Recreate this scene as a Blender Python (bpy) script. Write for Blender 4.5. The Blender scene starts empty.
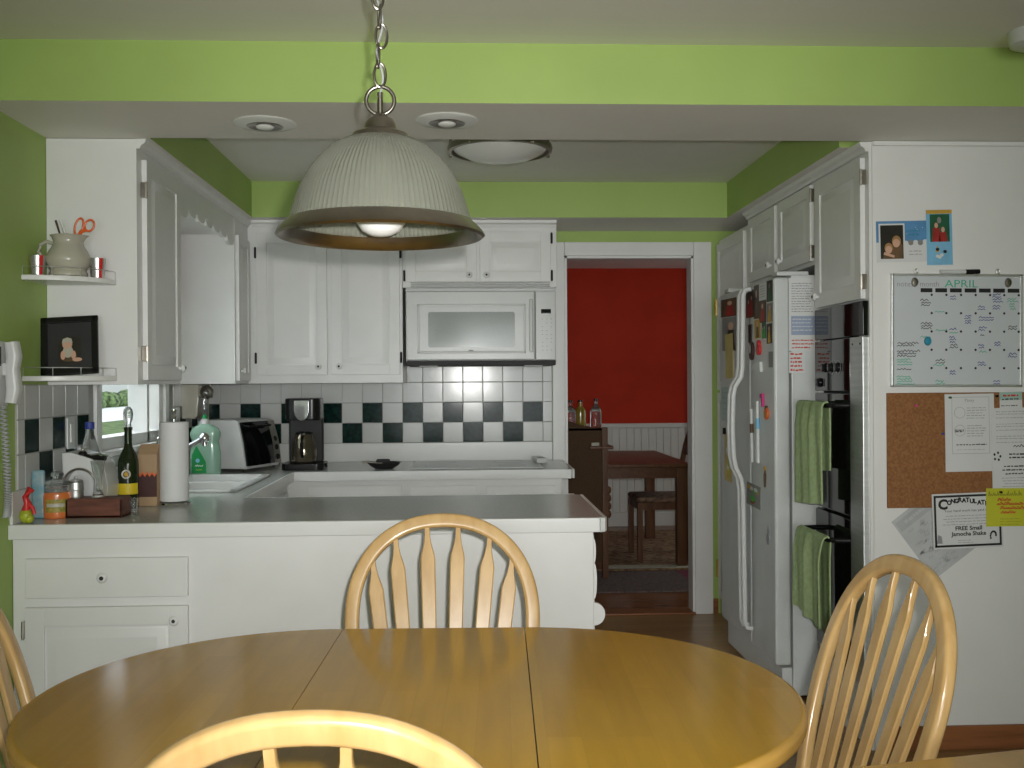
import bpy, bmesh, math, random
from mathutils import Vector, Matrix
PI = math.pi
C = bpy.context.scene.collection
rnd = random.Random(7)

# ------------------------------------------------------------------ camera model
F = 1020.0
CAM_M = (Matrix.Translation((0, 0, 1.37)) @ Matrix.Rotation(math.radians(-2.64), 4, 'Z')
         @ Matrix.Rotation(math.radians(90 - .11), 4, 'X') @ Matrix.Rotation(math.radians(-.37), 4, 'Z'))
def ray(px, py):
    return CAM_M.to_3x3() @ Vector(((px - 512) / F, -(py - 384) / F, -1))
def at(px, py, Y):
    d = ray(px, py); return Vector((0, 0, 1.37)) + d * (Y / d.y)
def atX(px, py, X):
    d = ray(px, py); return Vector((0, 0, 1.37)) + d * (X / d.x)
def atZ(px, py, Z):
    d = ray(px, py); return Vector((0, 0, 1.37)) + d * ((Z - 1.37) / d.z)

# ------------------------------------------------------------------ materials
def L(r, g, b):
    f = lambda c: (c/255/12.92 if c/255 <= .04045 else ((c/255+.055)/1.055)**2.4)
    return (f(r), f(g), f(b))
def mat(name, col, rough=.5, metal=0, var=.05, scale=12, bump=0, bscale=80, trans=0, spec=.5, coat=0,
        stretch=(1, 1, 1), col2=None, emit=0, ior=1.45, alpha=1):
    m = bpy.data.materials.new(name); m.use_nodes = True
    nt = m.node_tree; n = nt.nodes; l = nt.links
    p = n['Principled BSDF']
    tc = n.new('ShaderNodeTexCoord'); mp = n.new('ShaderNodeMapping')
    mp.inputs['Scale'].default_value = stretch
    l.new(tc.outputs['Object'], mp.inputs['Vector'])
    no = n.new('ShaderNodeTexNoise'); no.inputs['Scale'].default_value = scale
    no.inputs['Detail'].default_value = 4
    l.new(mp.outputs[0], no.inputs['Vector'])
    cr = n.new('ShaderNodeValToRGB')
    c2 = col2 or tuple(max(0, c*(1-var*2)) for c in col)
    c1 = col if col2 else tuple(min(1, c*(1+var)) for c in col)
    cr.color_ramp.elements[0].color = (*c2, 1); cr.color_ramp.elements[1].color = (*c1, 1)
    cr.color_ramp.elements[0].position = .3; cr.color_ramp.elements[1].position = .65
    l.new(no.outputs['Fac'], cr.inputs['Fac']); l.new(cr.outputs[0], p.inputs['Base Color'])
    p.inputs['Roughness'].default_value = rough; p.inputs['Metallic'].default_value = metal
    p.inputs['Transmission Weight'].default_value = trans; p.inputs['IOR'].default_value = ior
    p.inputs['Specular IOR Level'].default_value = spec; p.inputs['Coat Weight'].default_value = coat
    p.inputs['Coat Roughness'].default_value = .1; p.inputs['Alpha'].default_value = alpha
    if emit:
        p.inputs['Emission Color'].default_value = (*col, 1); p.inputs['Emission Strength'].default_value = emit
    if bump:
        b = n.new('ShaderNodeBump'); b.inputs['Strength'].default_value = bump; b.inputs['Distance'].default_value = .002
        n2 = n.new('ShaderNodeTexNoise'); n2.inputs['Scale'].default_value = bscale
        l.new(tc.outputs['Object'], n2.inputs['Vector'])
        l.new(n2.outputs['Fac'], b.inputs['Height']); l.new(b.outputs[0], p.inputs['Normal'])
    return m
def plank_mat(name, c1, c2, mortar, width, row, rough=.3, rot=0, grain=.25, msize=.0008, coat=0, gstretch=(3, 40, 40)):
    m = bpy.data.materials.new(name); m.use_nodes = True
    nt = m.node_tree; n = nt.nodes; l = nt.links; p = n['Principled BSDF']
    tc = n.new('ShaderNodeTexCoord'); mp = n.new('ShaderNodeMapping'); mp.inputs['Rotation'].default_value = (0, 0, rot)
    l.new(tc.outputs['Object'], mp.inputs['Vector'])
    br = n.new('ShaderNodeTexBrick'); br.inputs['Color1'].default_value = (*c1, 1); br.inputs['Color2'].default_value = (*c2, 1)
    br.inputs['Mortar'].default_value = (*mortar, 1); br.inputs['Scale'].default_value = 1
    br.inputs['Brick Width'].default_value = width; br.inputs['Row Height'].default_value = row
    br.inputs['Mortar Size'].default_value = msize; br.inputs['Bias'].default_value = 0
    l.new(mp.outputs[0], br.inputs['Vector'])
    m2 = n.new('ShaderNodeMapping'); m2.inputs['Scale'].default_value = gstretch; l.new(mp.outputs[0], m2.inputs['Vector'])
    no = n.new('ShaderNodeTexNoise'); no.inputs['Scale'].default_value = 1.5; no.inputs['Detail'].default_value = 6
    l.new(m2.outputs[0], no.inputs['Vector'])
    cr = n.new('ShaderNodeValToRGB')
    g = 1 - grain
    cr.color_ramp.elements[0].color = (g, g, g, 1); cr.color_ramp.elements[0].position = .3
    cr.color_ramp.elements[1].color = (1, 1, 1, 1); cr.color_ramp.elements[1].position = .7
    l.new(no.outputs['Fac'], cr.inputs['Fac'])
    mx = n.new('ShaderNodeMix'); mx.data_type = 'RGBA'; mx.blend_type = 'MULTIPLY'; mx.inputs[0].default_value = 1
    l.new(br.outputs['Color'], mx.inputs[6]); l.new(cr.outputs[0], mx.inputs[7]); l.new(mx.outputs[2], p.inputs['Base Color'])
    p.inputs['Roughness'].default_value = rough; p.inputs['Coat Weight'].default_value = coat; p.inputs['Coat Roughness'].default_value = .12; p.inputs['Specular IOR Level'].default_value = .34
    return m

M = {}
M['white'] = mat('cabinet_white_paint', (.76, .765, .745), .35, var=.015, scale=6)
M['white2'] = mat('wall_white_paint', (.76, .76, .735), .45, var=.015, scale=4, bump=.05)
M['green'] = mat('green_wall_paint', (.36, .50, .135), .55, var=.03, scale=3, bump=.1, bscale=150)
M['ceil'] = mat('ceiling_paint', (.82, .80, .745), .6, var=.02, scale=2, bump=.15, bscale=60)
M['red'] = mat('red_wall_paint', (.44, .030, .010), .6, spec=.15, var=.06, scale=3, bump=.15, bscale=120)
M['floor'] = plank_mat('oak_floor', (.42, .25, .105), (.34, .19, .08), (.08, .04, .016), 1.1, .075, .28, rot=0, gstretch=(2, 30, 30))
M['floor2'] = plank_mat('cherry_floor', (.32, .13, .055), (.23, .09, .04), (.02, .008, .004), 1.2, .09, .25, rot=0, gstretch=(2, 30, 30))
M['base_oak'] = mat('oak_baseboard', L(140, 88, 52), .4, var=.15, scale=3, stretch=(1, 14, 14))
M['oak'] = mat('honey_oak', (.58, .385, .165), .27, col2=(.48, .295, .11), scale=2.2, stretch=(14, 14, 1.3), coat=.35, var=.1)
M['oakx'] = mat('honey_oak_long_grain', (.54, .37, .175), .27, col2=(.45, .275, .115), scale=2.2, stretch=(1.3, 14, 14), coat=.35, var=.1)
M['table'] = plank_mat('table_oak_strips', (.56, .31, .026), (.49, .265, .02), (.46, .245, .02), .55, .062, .17, rot=PI/2, grain=.14, msize=.0005, coat=.15, gstretch=(2.5, 26, 26))
M['table_edge'] = mat('table_edge_oak', (.56, .32, .075), .25, var=.1, scale=3, stretch=(2, 2, 14), coat=.25)
M['lam'] = mat('grey_laminate', (.50, .52, .495), .2, var=.04, scale=90)
M['lip'] = mat('white_laminate_edge', (.72, .73, .71), .28, var=.01)
M['tile'] = mat('white_glazed_tile', (.60, .61, .59), .16, var=.02, scale=5, spec=.3)
M['tiled'] = mat('dark_green_glazed_tile', (.006, .026, .021), .14, var=.35, scale=40, spec=.12)
M['grout'] = mat('grout', (.42, .42, .40), .8, var=.08)
M['nickel'] = mat('brushed_nickel', (.36, .33, .285), .32, metal=1, var=.06, scale=30)
M['chrome'] = mat('chrome', (.75, .75, .75), .08, metal=1, var=.01)
M['steel'] = mat('stainless_steel', (.70, .71, .70), .42, metal=1, var=.05, scale=4, stretch=(1, 1, 20))
M['blackp'] = mat('black_plastic', (.010, .010, .010), .25, var=.1, spec=.35)
M['blackg'] = mat('black_glass', (.006, .007, .007), .04, var=.05, spec=.6)
M['blackm'] = mat('black_matte', (.02, .02, .02), .6, var=.1)
M['brass'] = mat('brass', (.62, .43, .12), .3, metal=1, var=.05)
M['appl'] = mat('white_appliance', (.62, .635, .62), .3, var=.01)
M['mwglass'] = mat('microwave_window', (.33, .355, .34), .12, var=.05, scale=200)
M['fridge'] = mat('fridge_white_textured', (.60, .625, .61), .32, var=.02, bump=.25, bscale=160)
M['ribglass'] = mat('ribbed_frosted_glass', (.40, .41, .34), .22, trans=.6, var=.02, ior=1.3)
M['opal'] = mat('opal_glass', (.78, .79, .76), .25, var=.01)
M['bulb'] = mat('opal_bulb', (.90, .91, .90), .2, var=.01)
M['glass'] = mat('clear_glass', (.93, .96, .95), .03, trans=.95, var=.005, ior=1.3)
M['pane'] = mat('window_glass', (.98, .99, .99), .0, trans=1, var=.001, ior=1.02)
M['dkwood'] = mat('dark_walnut', (.15, .066, .028), .4, spec=.3, col2=(.09, .036, .015), scale=3, stretch=(9, 9, 1), var=.1)
M['dkwoodx'] = mat('dark_walnut_long', (.15, .064, .028), .35, spec=.3, col2=(.09, .036, .016), scale=3, stretch=(9, 1, 9), var=.1)
M['paper'] = mat('white_paper', (.66, .67, .66), .6, var=.01)
M['paper2'] = mat('grey_copy_paper', (.50, .51, .51), .6, var=.04)
M['ink'] = mat('black_ink', (.015, .015, .015), .5, var=.05)
M['inkg'] = mat('faint_grey_ink', (.30, .30, .31), .6, var=.05)
M['inkl'] = mat('pale_grey_ink', (.42, .43, .43), .6, var=.05)
M['mk_green'] = mat('green_marker', (.05, .42, .27), .5, var=.05)
M['mk_blue'] = mat('blue_marker', (.03, .05, .26), .5, var=.05)
M['mk_red'] = mat('red_pen', (.55, .05, .02), .5, var=.05)
M['board'] = mat('whiteboard_melamine', (.58, .61, .63), .15, var=.01)
M['cork'] = mat('cork', (.30, .135, .05), .85, col2=(.20, .085, .028), scale=120, bump=.3, bscale=200)
M['yellow'] = mat('yellow_note_paper', (.55, .55, .03), .6, var=.03)
M['cblue'] = mat('card_blue', (.10, .27, .50), .5, var=.1)
M['clblue'] = mat('card_light_blue', (.20, .46, .66), .5, var=.06)
M['teal'] = mat('teal_ink', (.02, .25, .36), .4, var=.05)
M['skin'] = mat('photo_skin_tone', (.60, .36, .25), .5, var=.05)
M['hair'] = mat('photo_blond_hair', (.36, .20, .07), .5, var=.1)
M['pred'] = mat('photo_red', (.34, .025, .02), .5, var=.15)
M['pdark'] = mat('photo_dark', (.025, .022, .016), .4, var=.2)
M['pgreen'] = mat('photo_green', (.02, .11, .05), .4, var=.2)
M['pgrey'] = mat('photo_grey', (.25, .25, .23), .5, var=.1)
M['pbrown'] = mat('photo_brown', (.12, .07, .03), .5, var=.2)
M['gold'] = mat('gold_print', (.55, .33, .04), .5, var=.1)
M['ribbon'] = mat('cream_yellow_paper', (.52, .42, .16), .6, var=.06)
M['pink'] = mat('pink_plastic', (.62, .03, .22), .4, var=.05)
M['orange'] = mat('orange_plastic', (.75, .14, .03), .35, var=.04)
M['redp'] = mat('red_plastic', (.62, .03, .03), .35, var=.06)
M['lime'] = mat('lime_plastic', (.40, .45, .03), .4, var=.1)
M['grn'] = mat('green_print', (.05, .45, .05), .4, var=.1)
M['towel'] = mat('sage_terry_towel', (.34, .44, .22), .95, var=.08, scale=60, bump=.6, bscale=260)
M['cream'] = mat('cream_glaze', (.46, .44, .36), .22, var=.03)
M['wine'] = mat('dark_green_bottle_glass', (.012, .020, .006), .06, var=.1)
M['ylabel'] = mat('yellow_label', (.68, .52, .02), .45, var=.05)
M['wax'] = mat('orange_candle_wax', (.62, .17, .04), .3, var=.08, coat=.6)
M['soap'] = mat('green_dish_soap', (.30, .50, .38), .12, trans=.2, var=.03)
M['soaplab'] = mat('green_soap_label', (.01, .27, .07), .35, var=.08)
M['tan'] = mat('tan_carton', (.40, .27, .15), .6, var=.05)
M['maroon'] = mat('dark_maroon_print', (.07, .025, .022), .5, var=.1)
M['box_brown'] = mat('reddish_brown_wood', (.14, .045, .025), .5, var=.2, scale=5, stretch=(2, 10, 10))
M['bluebag'] = mat('pale_blue_print', (.17, .36, .43), .5, col2=(.35, .42, .42), scale=55)
M['rug'] = mat('dark_patterned_rug', (.20, .14, .13), .95, col2=(.07, .06, .06), scale=60, bump=.5, bscale=200)
M['rugm'] = mat('maroon_rug_wool', (.22, .045, .08), .95, var=.2, scale=40)
M['rugo'] = mat('oriental_rug', (.36, .25, .13), .95, col2=(.12, .05, .04), scale=22, bump=.5, bscale=200)
M['rugc'] = mat('cream_rug_wool', (.62, .60, .48), .95, var=.1, scale=40)
M['floral'] = mat('floral_seat_fabric', (.30, .19, .12), .9, col2=(.05, .03, .03), scale=28)
M['bead'] = mat('white_beadboard', (.62, .62, .57), .45, var=.01)
M['lawn'] = mat('lawn', (.10, .16, .04), .9, var=.3, scale=3)
M['hedge'] = mat('hedge_leaves', (.13, .20, .07), .8, var=.5, scale=5)
M['drive'] = mat('pale_concrete', (.75, .75, .73), .8, var=.05)
M['amber'] = mat('amber_liquor', (.35, .26, .04), .1, trans=.3, var=.05)
M['coffee'] = mat('carafe_smoked_glass', (.16, .14, .10), .06, var=.1, metal=.7)

# ------------------------------------------------------------------ mesh builder
class B:
    def __init__(s): s.bm = bmesh.new()
    def _take(s, tmp, mi, mx):
        for f in tmp.faces: f.material_index = mi
        if mx is not None: tmp.transform(mx)
        me = bpy.data.meshes.new('t'); tmp.to_mesh(me); tmp.free(); s.bm.from_mesh(me); bpy.data.meshes.remove(me)
        return s
    def box(s, x0, x1, y0, y1, z0, z1, bev=0, mi=0, mx=None, seg=2):
        t = bmesh.new(); bmesh.ops.create_cube(t, size=1)
        for v in t.verts:
            v.co = Vector(((x0+x1)/2+v.co.x*(x1-x0), (y0+y1)/2+v.co.y*(y1-y0), (z0+z1)/2+v.co.z*(z1-z0)))
        if bev: bmesh.ops.bevel(t, geom=list(t.edges), offset=bev, segments=seg, profile=.5, affect='EDGES')
        bmesh.ops.recalc_face_normals(t, faces=t.faces)
        return s._take(t, mi, mx)
    def lathe(s, prof, seg=32, loc=(0, 0, 0), mi=0, mx=None, ribs=0, rib=0, axis=None):
        t = bmesh.new(); rings = []
        for (r, z) in prof:
            if r < 1e-6: rings.append([t.verts.new((0, 0, z))])
            else:
                ring = []
                for k in range(seg):
                    a = 2*PI*k/seg
                    rr = r + (rib*(k % 2) if ribs else 0)
                    ring.append(t.verts.new((rr*math.cos(a), rr*math.sin(a), z)))
                rings.append(ring)
        for a, b in zip(rings, rings[1:]):
            if len(a) == 1 and len(b) == 1: continue
            for k in range(seg):
                k2 = (k+1) % seg
                if len(a) == 1: t.faces.new((a[0], b[k2], b[k]))
                elif len(b) == 1: t.faces.new((a[k], a[k2], b[0]))
                else: t.faces.new((a[k], a[k2], b[k2], b[k]))
        bmesh.ops.recalc_face_normals(t, faces=t.faces)
        m = Matrix.Translation(loc)
        if axis is not None: m = m @ Vector((0, 0, 1)).rotation_difference(Vector(axis)).to_matrix().to_4x4()
        if mx is not None: m = mx @ m
        return s._take(t, mi, m)
    def cyl(s, p, q, r, seg=16, mi=0, r2=None):
        p = Vector(p); q = Vector(q); h = (q-p).length; r2 = r if r2 is None else r2
        return s.lathe([(0, 0), (r, 0), (r2, h), (0, h)], seg, p, mi, None, axis=(q-p))
    def ball(s, c, r, seg=16, mi=0, sc=(1, 1, 1)):
        n = max(6, seg//2)
        pr = [(r*math.sin(PI*k/n), -r*math.cos(PI*k/n)) for k in range(n+1)]
        pr[0] = (0, -r); pr[-1] = (0, r)
        return s.lathe(pr, seg, (0, 0, 0), mi, Matrix.Translation(c) @ Matrix.Diagonal((*sc, 1)))
    def sweep(s, path, section, up=(0, 0, 1), closed=False, mi=0, scales=None, caps=True):
        """section: 2D pts (a along up-ish axis n, b along side axis); up fixed plane normal"""
        t = bmesh.new(); P = [Vector(p) for p in path]; n = len(P); rings = []; up = Vector(up).normalized()
        for i in range(n):
            if closed: tan = P[(i+1) % n]-P[i-1]
            else: tan = P[min(i+1, n-1)]-P[max(i-1, 0)]
            tan.normalize()
            side = tan.cross(up)
            if side.length < 1e-4: side = tan.cross(Vector((1, 0, 0)))
            side.normalize(); u2 = side.cross(tan).normalized()
            sa, sb = (scales[i] if scales else (1, 1))
            rings.append([t.verts.new(P[i]+u2*(a*sa)+side*(b*sb)) for a, b in section])
        k = len(section)
        rng = range(n) if closed else range(n-1)
        for i in rng:
            a, b = rings[i], rings[(i+1) % n]
            for j in range(k): t.faces.new((a[j], a[(j+1) % k], b[(j+1) % k], b[j]))
        if caps and not closed:
            t.faces.new(rings[0][::-1]); t.faces.new(rings[-1])
        bmesh.ops.recalc_face_normals(t, faces=t.faces)
        return s._take(t, mi, None)
    def tube(s, path, r, seg=10, closed=False, mi=0, up=(.13, .31, .94), radii=None):
        sec = [(math.cos(2*PI*k/seg), math.sin(2*PI*k/seg)) for k in range(seg)]
        sc = [(q, q) for q in radii] if radii else [(r, r)]*len(path)
        return s.sweep(path, sec, up, closed, mi, sc)
    def prism(s, poly, d0, d1, mi=0, mx=None, bev=0):
        """poly in local xz, extruded along y d0..d1"""
        t = bmesh.new(); vs = [t.verts.new((x, d0, z)) for x, z in poly]
        f = t.faces.new(vs); r = bmesh.ops.extrude_face_region(t, geom=[f])
        for v in [e for e in r['geom'] if isinstance(e, bmesh.types.BMVert)]: v.co.y = d1
        if bev:
            es = [e for e in t.edges if abs(e.verts[0].co.y-e.verts[1].co.y) < 1e-7]
            bmesh.ops.bevel(t, geom=es, offset=bev, segments=2, profile=.5, affect='EDGES')
        bmesh.ops.recalc_face_normals(t, faces=t.faces)
        return s._take(t, mi, mx)
    def flat(s, poly, mi=0, mx=None, y=0):
        t = bmesh.new(); f = t.faces.new([t.verts.new((x, y, z)) for x, z in poly])
        f.normal_update()
        if f.normal.y > 0: f.normal_flip()
        return s._take(t, mi, mx)
    def ell(s, cx, cz, rx, rz, mi=0, y=0, n=16, mx=None):
        return s.flat([(cx+rx*math.cos(2*PI*k/n), cz+rz*math.sin(2*PI*k/n)) for k in range(n)], mi, mx, y)
    def grid(s, fn, nu, nv, mi=0, thick=0):
        t = bmesh.new(); vs = [[t.verts.new(fn(i/nu, j/nv)) for j in range(nv+1)] for i in range(nu+1)]
        for i in range(nu):
            for j in range(nv): t.faces.new((vs[i][j], vs[i+1][j], vs[i+1][j+1], vs[i][j+1]))
        bmesh.ops.recalc_face_normals(t, faces=t.faces)
        if thick: bmesh.ops.solidify(t, geom=list(t.faces), thickness=thick)
        return s._take(t, mi, None)
    def build(s, name, mats, parent=None, place=None, smooth=True, local=False, origin=None):
        me = bpy.data.meshes.new(name)
        if place is not None: s.bm.transform(place)
        o = bpy.data.objects.new(name, me)
        if parent is not None:
            o.parent = parent
            if not local: s.bm.transform(wm(parent).inverted())
        elif not local:
            vs = [v.co for v in s.bm.verts]
            c = Vector(origin) if origin else Vector(((min(v.x for v in vs)+max(v.x for v in vs))/2, (min(v.y for v in vs)+max(v.y for v in vs))/2, min(v.z for v in vs)))
            s.bm.transform(Matrix.Translation(-c)); o.location = c
        s.bm.to_mesh(me); s.bm.free()
        for m in (mats if isinstance(mats, (list, tuple)) else [mats]): me.materials.append(m)
        if smooth:
            for p in me.polygons: p.use_smooth = True
            me.set_sharp_from_angle(angle=math.radians(38))
            wn = o.modifiers.new('weighted_normal', 'WEIGHTED_NORMAL'); wn.keep_sharp = True
        C.objects.link(o)
        return o
def wm(o):
    m = o.matrix_basis.copy()
    while o.parent is not None:
        o = o.parent; m = o.matrix_basis @ m
    return m
def tag(o, label, cat, group=None, kind=None):
    o['label'] = label; o['category'] = cat
    if group: o['group'] = group
    if kind: o['kind'] = kind
    return o
def thing(name, label, cat, loc=(0, 0, 0), rz=0, group=None):
    o = bpy.data.objects.new(name, None); o.location = loc; o.rotation_euler = (0, 0, rz)
    o.empty_display_size = .05; C.objects.link(o)
    return tag(o, label, cat, group)
def struct(o): o['kind'] = 'structure'; return o
def dup(root, loc, rz, label, group=None):
    r = root.copy(); C.objects.link(r); r.location = loc; r.rotation_euler = (0, 0, rz); r['label'] = label
    if group: r['group'] = group
    for ch in list(root.children):
        c = ch.copy(); C.objects.link(c); c.parent = r
        for g in ch.children:
            d = g.copy(); C.objects.link(d); d.parent = c
    return r
def rrect(w, d, r, n=4):
    out = []
    for cx, cy, a0 in ((w/2-r, d/2-r, 0), (-w/2+r, d/2-r, 90), (-w/2+r, -d/2+r, 180), (w/2-r, -d/2+r, 270)):
        for k in range(n+1):
            a = math.radians(a0+90*k/n); out.append((cx+r*math.cos(a), cy+r*math.sin(a)))
    return out
FACE = {'-y': Matrix(), '+x': Matrix.Rotation(PI/2, 4, 'Z'), '-x': Matrix.Rotation(-PI/2, 4, 'Z')}
def place(loc, face='-y', tilt=0):
    """local x right, z up, -y out of the surface"""
    return Matrix.Translation(loc) @ FACE[face] @ Matrix.Rotation(tilt, 4, 'Y')

# ------------------------------------------------------------------ setting
XL, YB, CEIL, SOF, XR = -1.485, 5.95, 2.44, 2.25, 1.494
CF, YC = -1.167, 5.55   # faces of the left and back hanging cabinets
YP = 3.41
def wall_y(name, y0, y1, x0, x1, z0, z1, holes, m):
    """wall in the XZ plane with rectangular holes (x0,x1,z0,z1)"""
    b = B(); xs = sorted({x0, x1, *[h[0] for h in holes], *[h[1] for h in holes]})
    for a, c in zip(xs, xs[1:]):
        zs = sorted({z0, z1, *[z for h in holes if h[0] <= a and h[1] >= c for z in (h[2], h[3])]})
        for e, g in zip(zs, zs[1:]):
            if any(h[0] <= a and h[1] >= c and h[2] <= e and h[3] >= g for h in holes): continue
            b.box(a, c, y0, y1, e, g)
    return struct(b.build(name, m, smooth=False))
def wall_x(name, x0, x1, y0, y1, z0, z1, holes, m):
    b = B(); ys = sorted({y0, y1, *[h[0] for h in holes], *[h[1] for h in holes]})
    for a, c in zip(ys, ys[1:]):
        zs = sorted({z0, z1, *[z for h in holes if h[0] <= a and h[1] >= c for z in (h[2], h[3])]})
        for e, g in zip(zs, zs[1:]):
            if any(h[0] <= a and h[1] >= c and h[2] <= e and h[3] >= g for h in holes): continue
            b.box(x0, x1, a, c, e, g)
    return struct(b.build(name, m, smooth=False))
WY0, WY1, WZ0, WZ1 = 4.20, 5.08, 1.10, 2.02
DX0, DX1, DZ = .585, 1.345, 2.105
struct(B().box(XL-.1, 3.3, -3.3, YB+.03, -.1, 0).build('floor', M['floor'], smooth=False))
struct(B().box(-1.0, 3.3, YB+.03, 9.75, -.1, 0).build('floor_dining', M['floor2'], smooth=False))
struct(B().box(XL-.1, 3.3, -3.3, 9.75, CEIL, CEIL+.1).build('ceiling', M['ceil'], smooth=False))
wall_x('wall_left', XL-.1, XL, -3.3, YB+.1, 0, CEIL, [(WY0, WY1, WZ0, WZ1)], M['green'])
wall_y('wall_back', YB, YB+.1, XL, 3.3, 0, CEIL, [(DX0, DX1, 0, DZ)], M['green'])
struct(B().box(2.13, 2.23, 3.8, YB, 0, CEIL).build('wall_kitchen_right', M['green'], smooth=False))
struct(B().box(XR+.012, 3.3, 3.70, 3.80, 0, CEIL).build('wall_right', M['white2'], smooth=False))
struct(B().box(3.3, 3.4, -3.3, 3.8, 0, CEIL).build('wall_side', M['green'], smooth=False))
wall_y('wall_rear', -3.4, -3.3, XL-.1, 3.4, 0, CEIL, [(-1.1, 1.9, .05, 2.15)], M['green'])
# dining room shell
struct(B().box(-1.0, 3.3, 9.6, 9.7, .965, CEIL).build('wall_dining', M['red'], smooth=False))
struct(B().box(-1.1, -1.0, YB+.1, 9.7, 0, CEIL).build('wall_dining_left', M['red'], smooth=False))
wall_x('wall_dining_right', 3.3, 3.4, YB+.1, 9.7, 0, CEIL, [(7.0, 8.6, .9, 2.1)], M['red'])
b = B(); b.box(-1.0, 3.3, 9.585, 9.7, 0, .965)
x = -1.0
while x < 3.3:
    b.box(x+.004, x+.066, 9.578, 9.587, .13, .93, .003, seg=1); x += .07
b.box(-1.0, 3.3, 9.56, 9.6, .93, .972, .006); b.box(-1.0, 3.3, 9.565, 9.6, 0, .13, .006)
struct(b.build('trim_wainscot', M['bead']))
# soffits and beam
b = B(); b.box(XL, 3.3, 3.22, 3.70, SOF, CEIL, mi=0)
for f in b.bm.faces:
    if f.normal.z < -.5: f.material_index = 1
struct(b.build('trim_beam', [M['green'], M['ceil']], smooth=False))
def soffit(name, *a):
    b = B(); b.box(*a)
    for f in b.bm.faces:
        if f.normal.z < -.5: f.material_index = 1
    struct(b.build(name, [M['green'], M['ceil']], smooth=False))
soffit('trim_soffit_left', XL, -1.12, 3.70, YB, SOF, CEIL)
soffit('trim_soffit_back', -1.12, 1.42, 5.45, YB, SOF, CEIL)
soffit('trim_soffit_right', 1.42, 2.13, 3.80, YB, SOF, CEIL)
struct(B().box(XR+.013, 3.3, 3.688, 3.70, 2.232, SOF-.001, .003).build('trim_crown_right', M['white']))
# doorway casing
d = struct(thing('door_1', '', '', (0.96, YB, 0)))
del d['label']; del d['category']
b = B(); b.box(DX0-.075, DX0, YB-.022, YB, 0, DZ+.08, .005); b.box(DX1, DX1+.105, YB-.022, YB, 0, DZ+.08, .005)
b.box(DX0, DX1, YB-.022, YB, DZ, DZ+.08, .005)
b.build('casing', M['white'], d)
b = B(); b.box(DX0-.005, DX0+.014, YB-.01, YB+.11, 0, DZ); b.box(DX1-.014, DX1+.005, YB-.01, YB+.11, 0, DZ); b.box(DX0, DX1, YB-.01, YB+.11, DZ-.014, DZ+.005)
b.build('jamb', M['white'], d)
struct(B().box(DX0, DX1, YB-.03, YB+.12, 0, .012, .004).build('trim_threshold', M['base_oak']))
struct(B().box(XR+.05, 3.3, 3.685, 3.70, 0, .088, .004).build('baseboard_right', M['base_oak']))
struct(B().box(XL, XL+.015, -3.3, YP-.03, 0, .088, .004).build('baseboard_left', M['base_oak']))
struct(B().box(DX1+.107, XR-.012, YB-.015, YB, 0, .088, .004).build('baseboard_back', M['base_oak']))
# window over the sink
w = struct(thing('window_1', '', '', (XL-.05, (WY0+WY1)/2, WZ0))); del w['label']; del w['category']
b = B()
for (y0, y1, z0, z1) in ((WY0, WY0+.05, WZ0, WZ1), (WY1-.05, WY1, WZ0, WZ1), (WY0, WY1, WZ0, WZ0+.05), (WY0, WY1, WZ1-.05, WZ1), (4.84, 4.875, WZ0, WZ1)):
    b.box(XL-.09, XL+.001, y0, y1, z0, z1, .004)
b.build('window_frame', M['white'], w)
b = B()
for (y0, y1, z0, z1) in ((WY0-.06, WY0, WZ0-.06, WZ1+.06), (WY1, WY1+.06, WZ0-.06, WZ1+.06), (WY0-.06, WY1+.06, WZ1, WZ1+.06)):
    b.box(XL, XL+.018, y0, y1, z0, z1, .004)
b.build('window_casing', M['white'], w)
B().box(XL-.02, XL+.045, WY0-.07, WY1+.07, WZ0-.025, WZ0, .006).build('window_sill', M['white'], w)
B().box(XL-.056, XL-.052, WY0+.04, WY1-.04, WZ0+.04, WZ1-.04).build('pane', M['pane'], w)
# patio window behind the camera
w = struct(thing('window_2', '', '', (.4, -3.35, .05))); del w['label']; del w['category']
b = B()
for (x0, x1, z0, z1) in ((-1.1, -1.03, .05, 2.15), (1.83, 1.9, .05, 2.15), (.365, .435, .05, 2.15), (-1.1, 1.9, .05, .12), (-1.1, 1.9, 2.08, 2.15)):
    b.box(x0, x1, -3.38, -3.31, z0, z1, .004)
b.build('window_frame', M['white'], w)

# ------------------------------------------------------------------ tiles and ledge
T = .1165
def tiles(name, x0, n, z0, rows, dark, m, xmin, xmax, zmax, hole=None):
    b = B()
    for i in range(n):
        for j in range(rows):
            a, c = max(x0+i*T, xmin), min(x0+(i+1)*T, xmax); e, g = z0+j*T, min(z0+(j+1)*T, zmax)
            if c-a < .012 or g-e < .012: continue
            if hole and not (c <= hole[0] or a >= hole[1]) and g > hole[2]:
                if e >= hole[2]-.02: continue
                g = hole[2]
            b.box(a+.0015, c-.0015, -.009, -.001, e+.0015, g-.0015, .0022, 1 if (i, j) in dark else 0, seg=2)
    b.box(xmin, xmax, -.0045, .0005, z0, min(zmax, z0+rows*T) if not hole else hole[2], mi=2)
    if hole:
        b.box(xmin, hole[0], -.0045, .0005, hole[2], zmax, mi=2); b.box(hole[1], xmax, -.0045, .0005, hole[2], zmax, mi=2)
    return struct(b.build(name, [M['tile'], M['tiled'], M['grout']], place=m))
X0 = -.362 - 10*T
dark = {(i, 1) for i in range(0, 18, 2)} | {(i, 0) for i in range(1, 17, 2)}
dark -= {(18, 1), (18, 0)}
tiles('trim_backsplash_back', X0, 18, 1.022, 5, dark, place((0, YB, 0)), XL+.01, .508, 1.55)
YT0 = 3.496 - 2*T + .06
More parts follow.
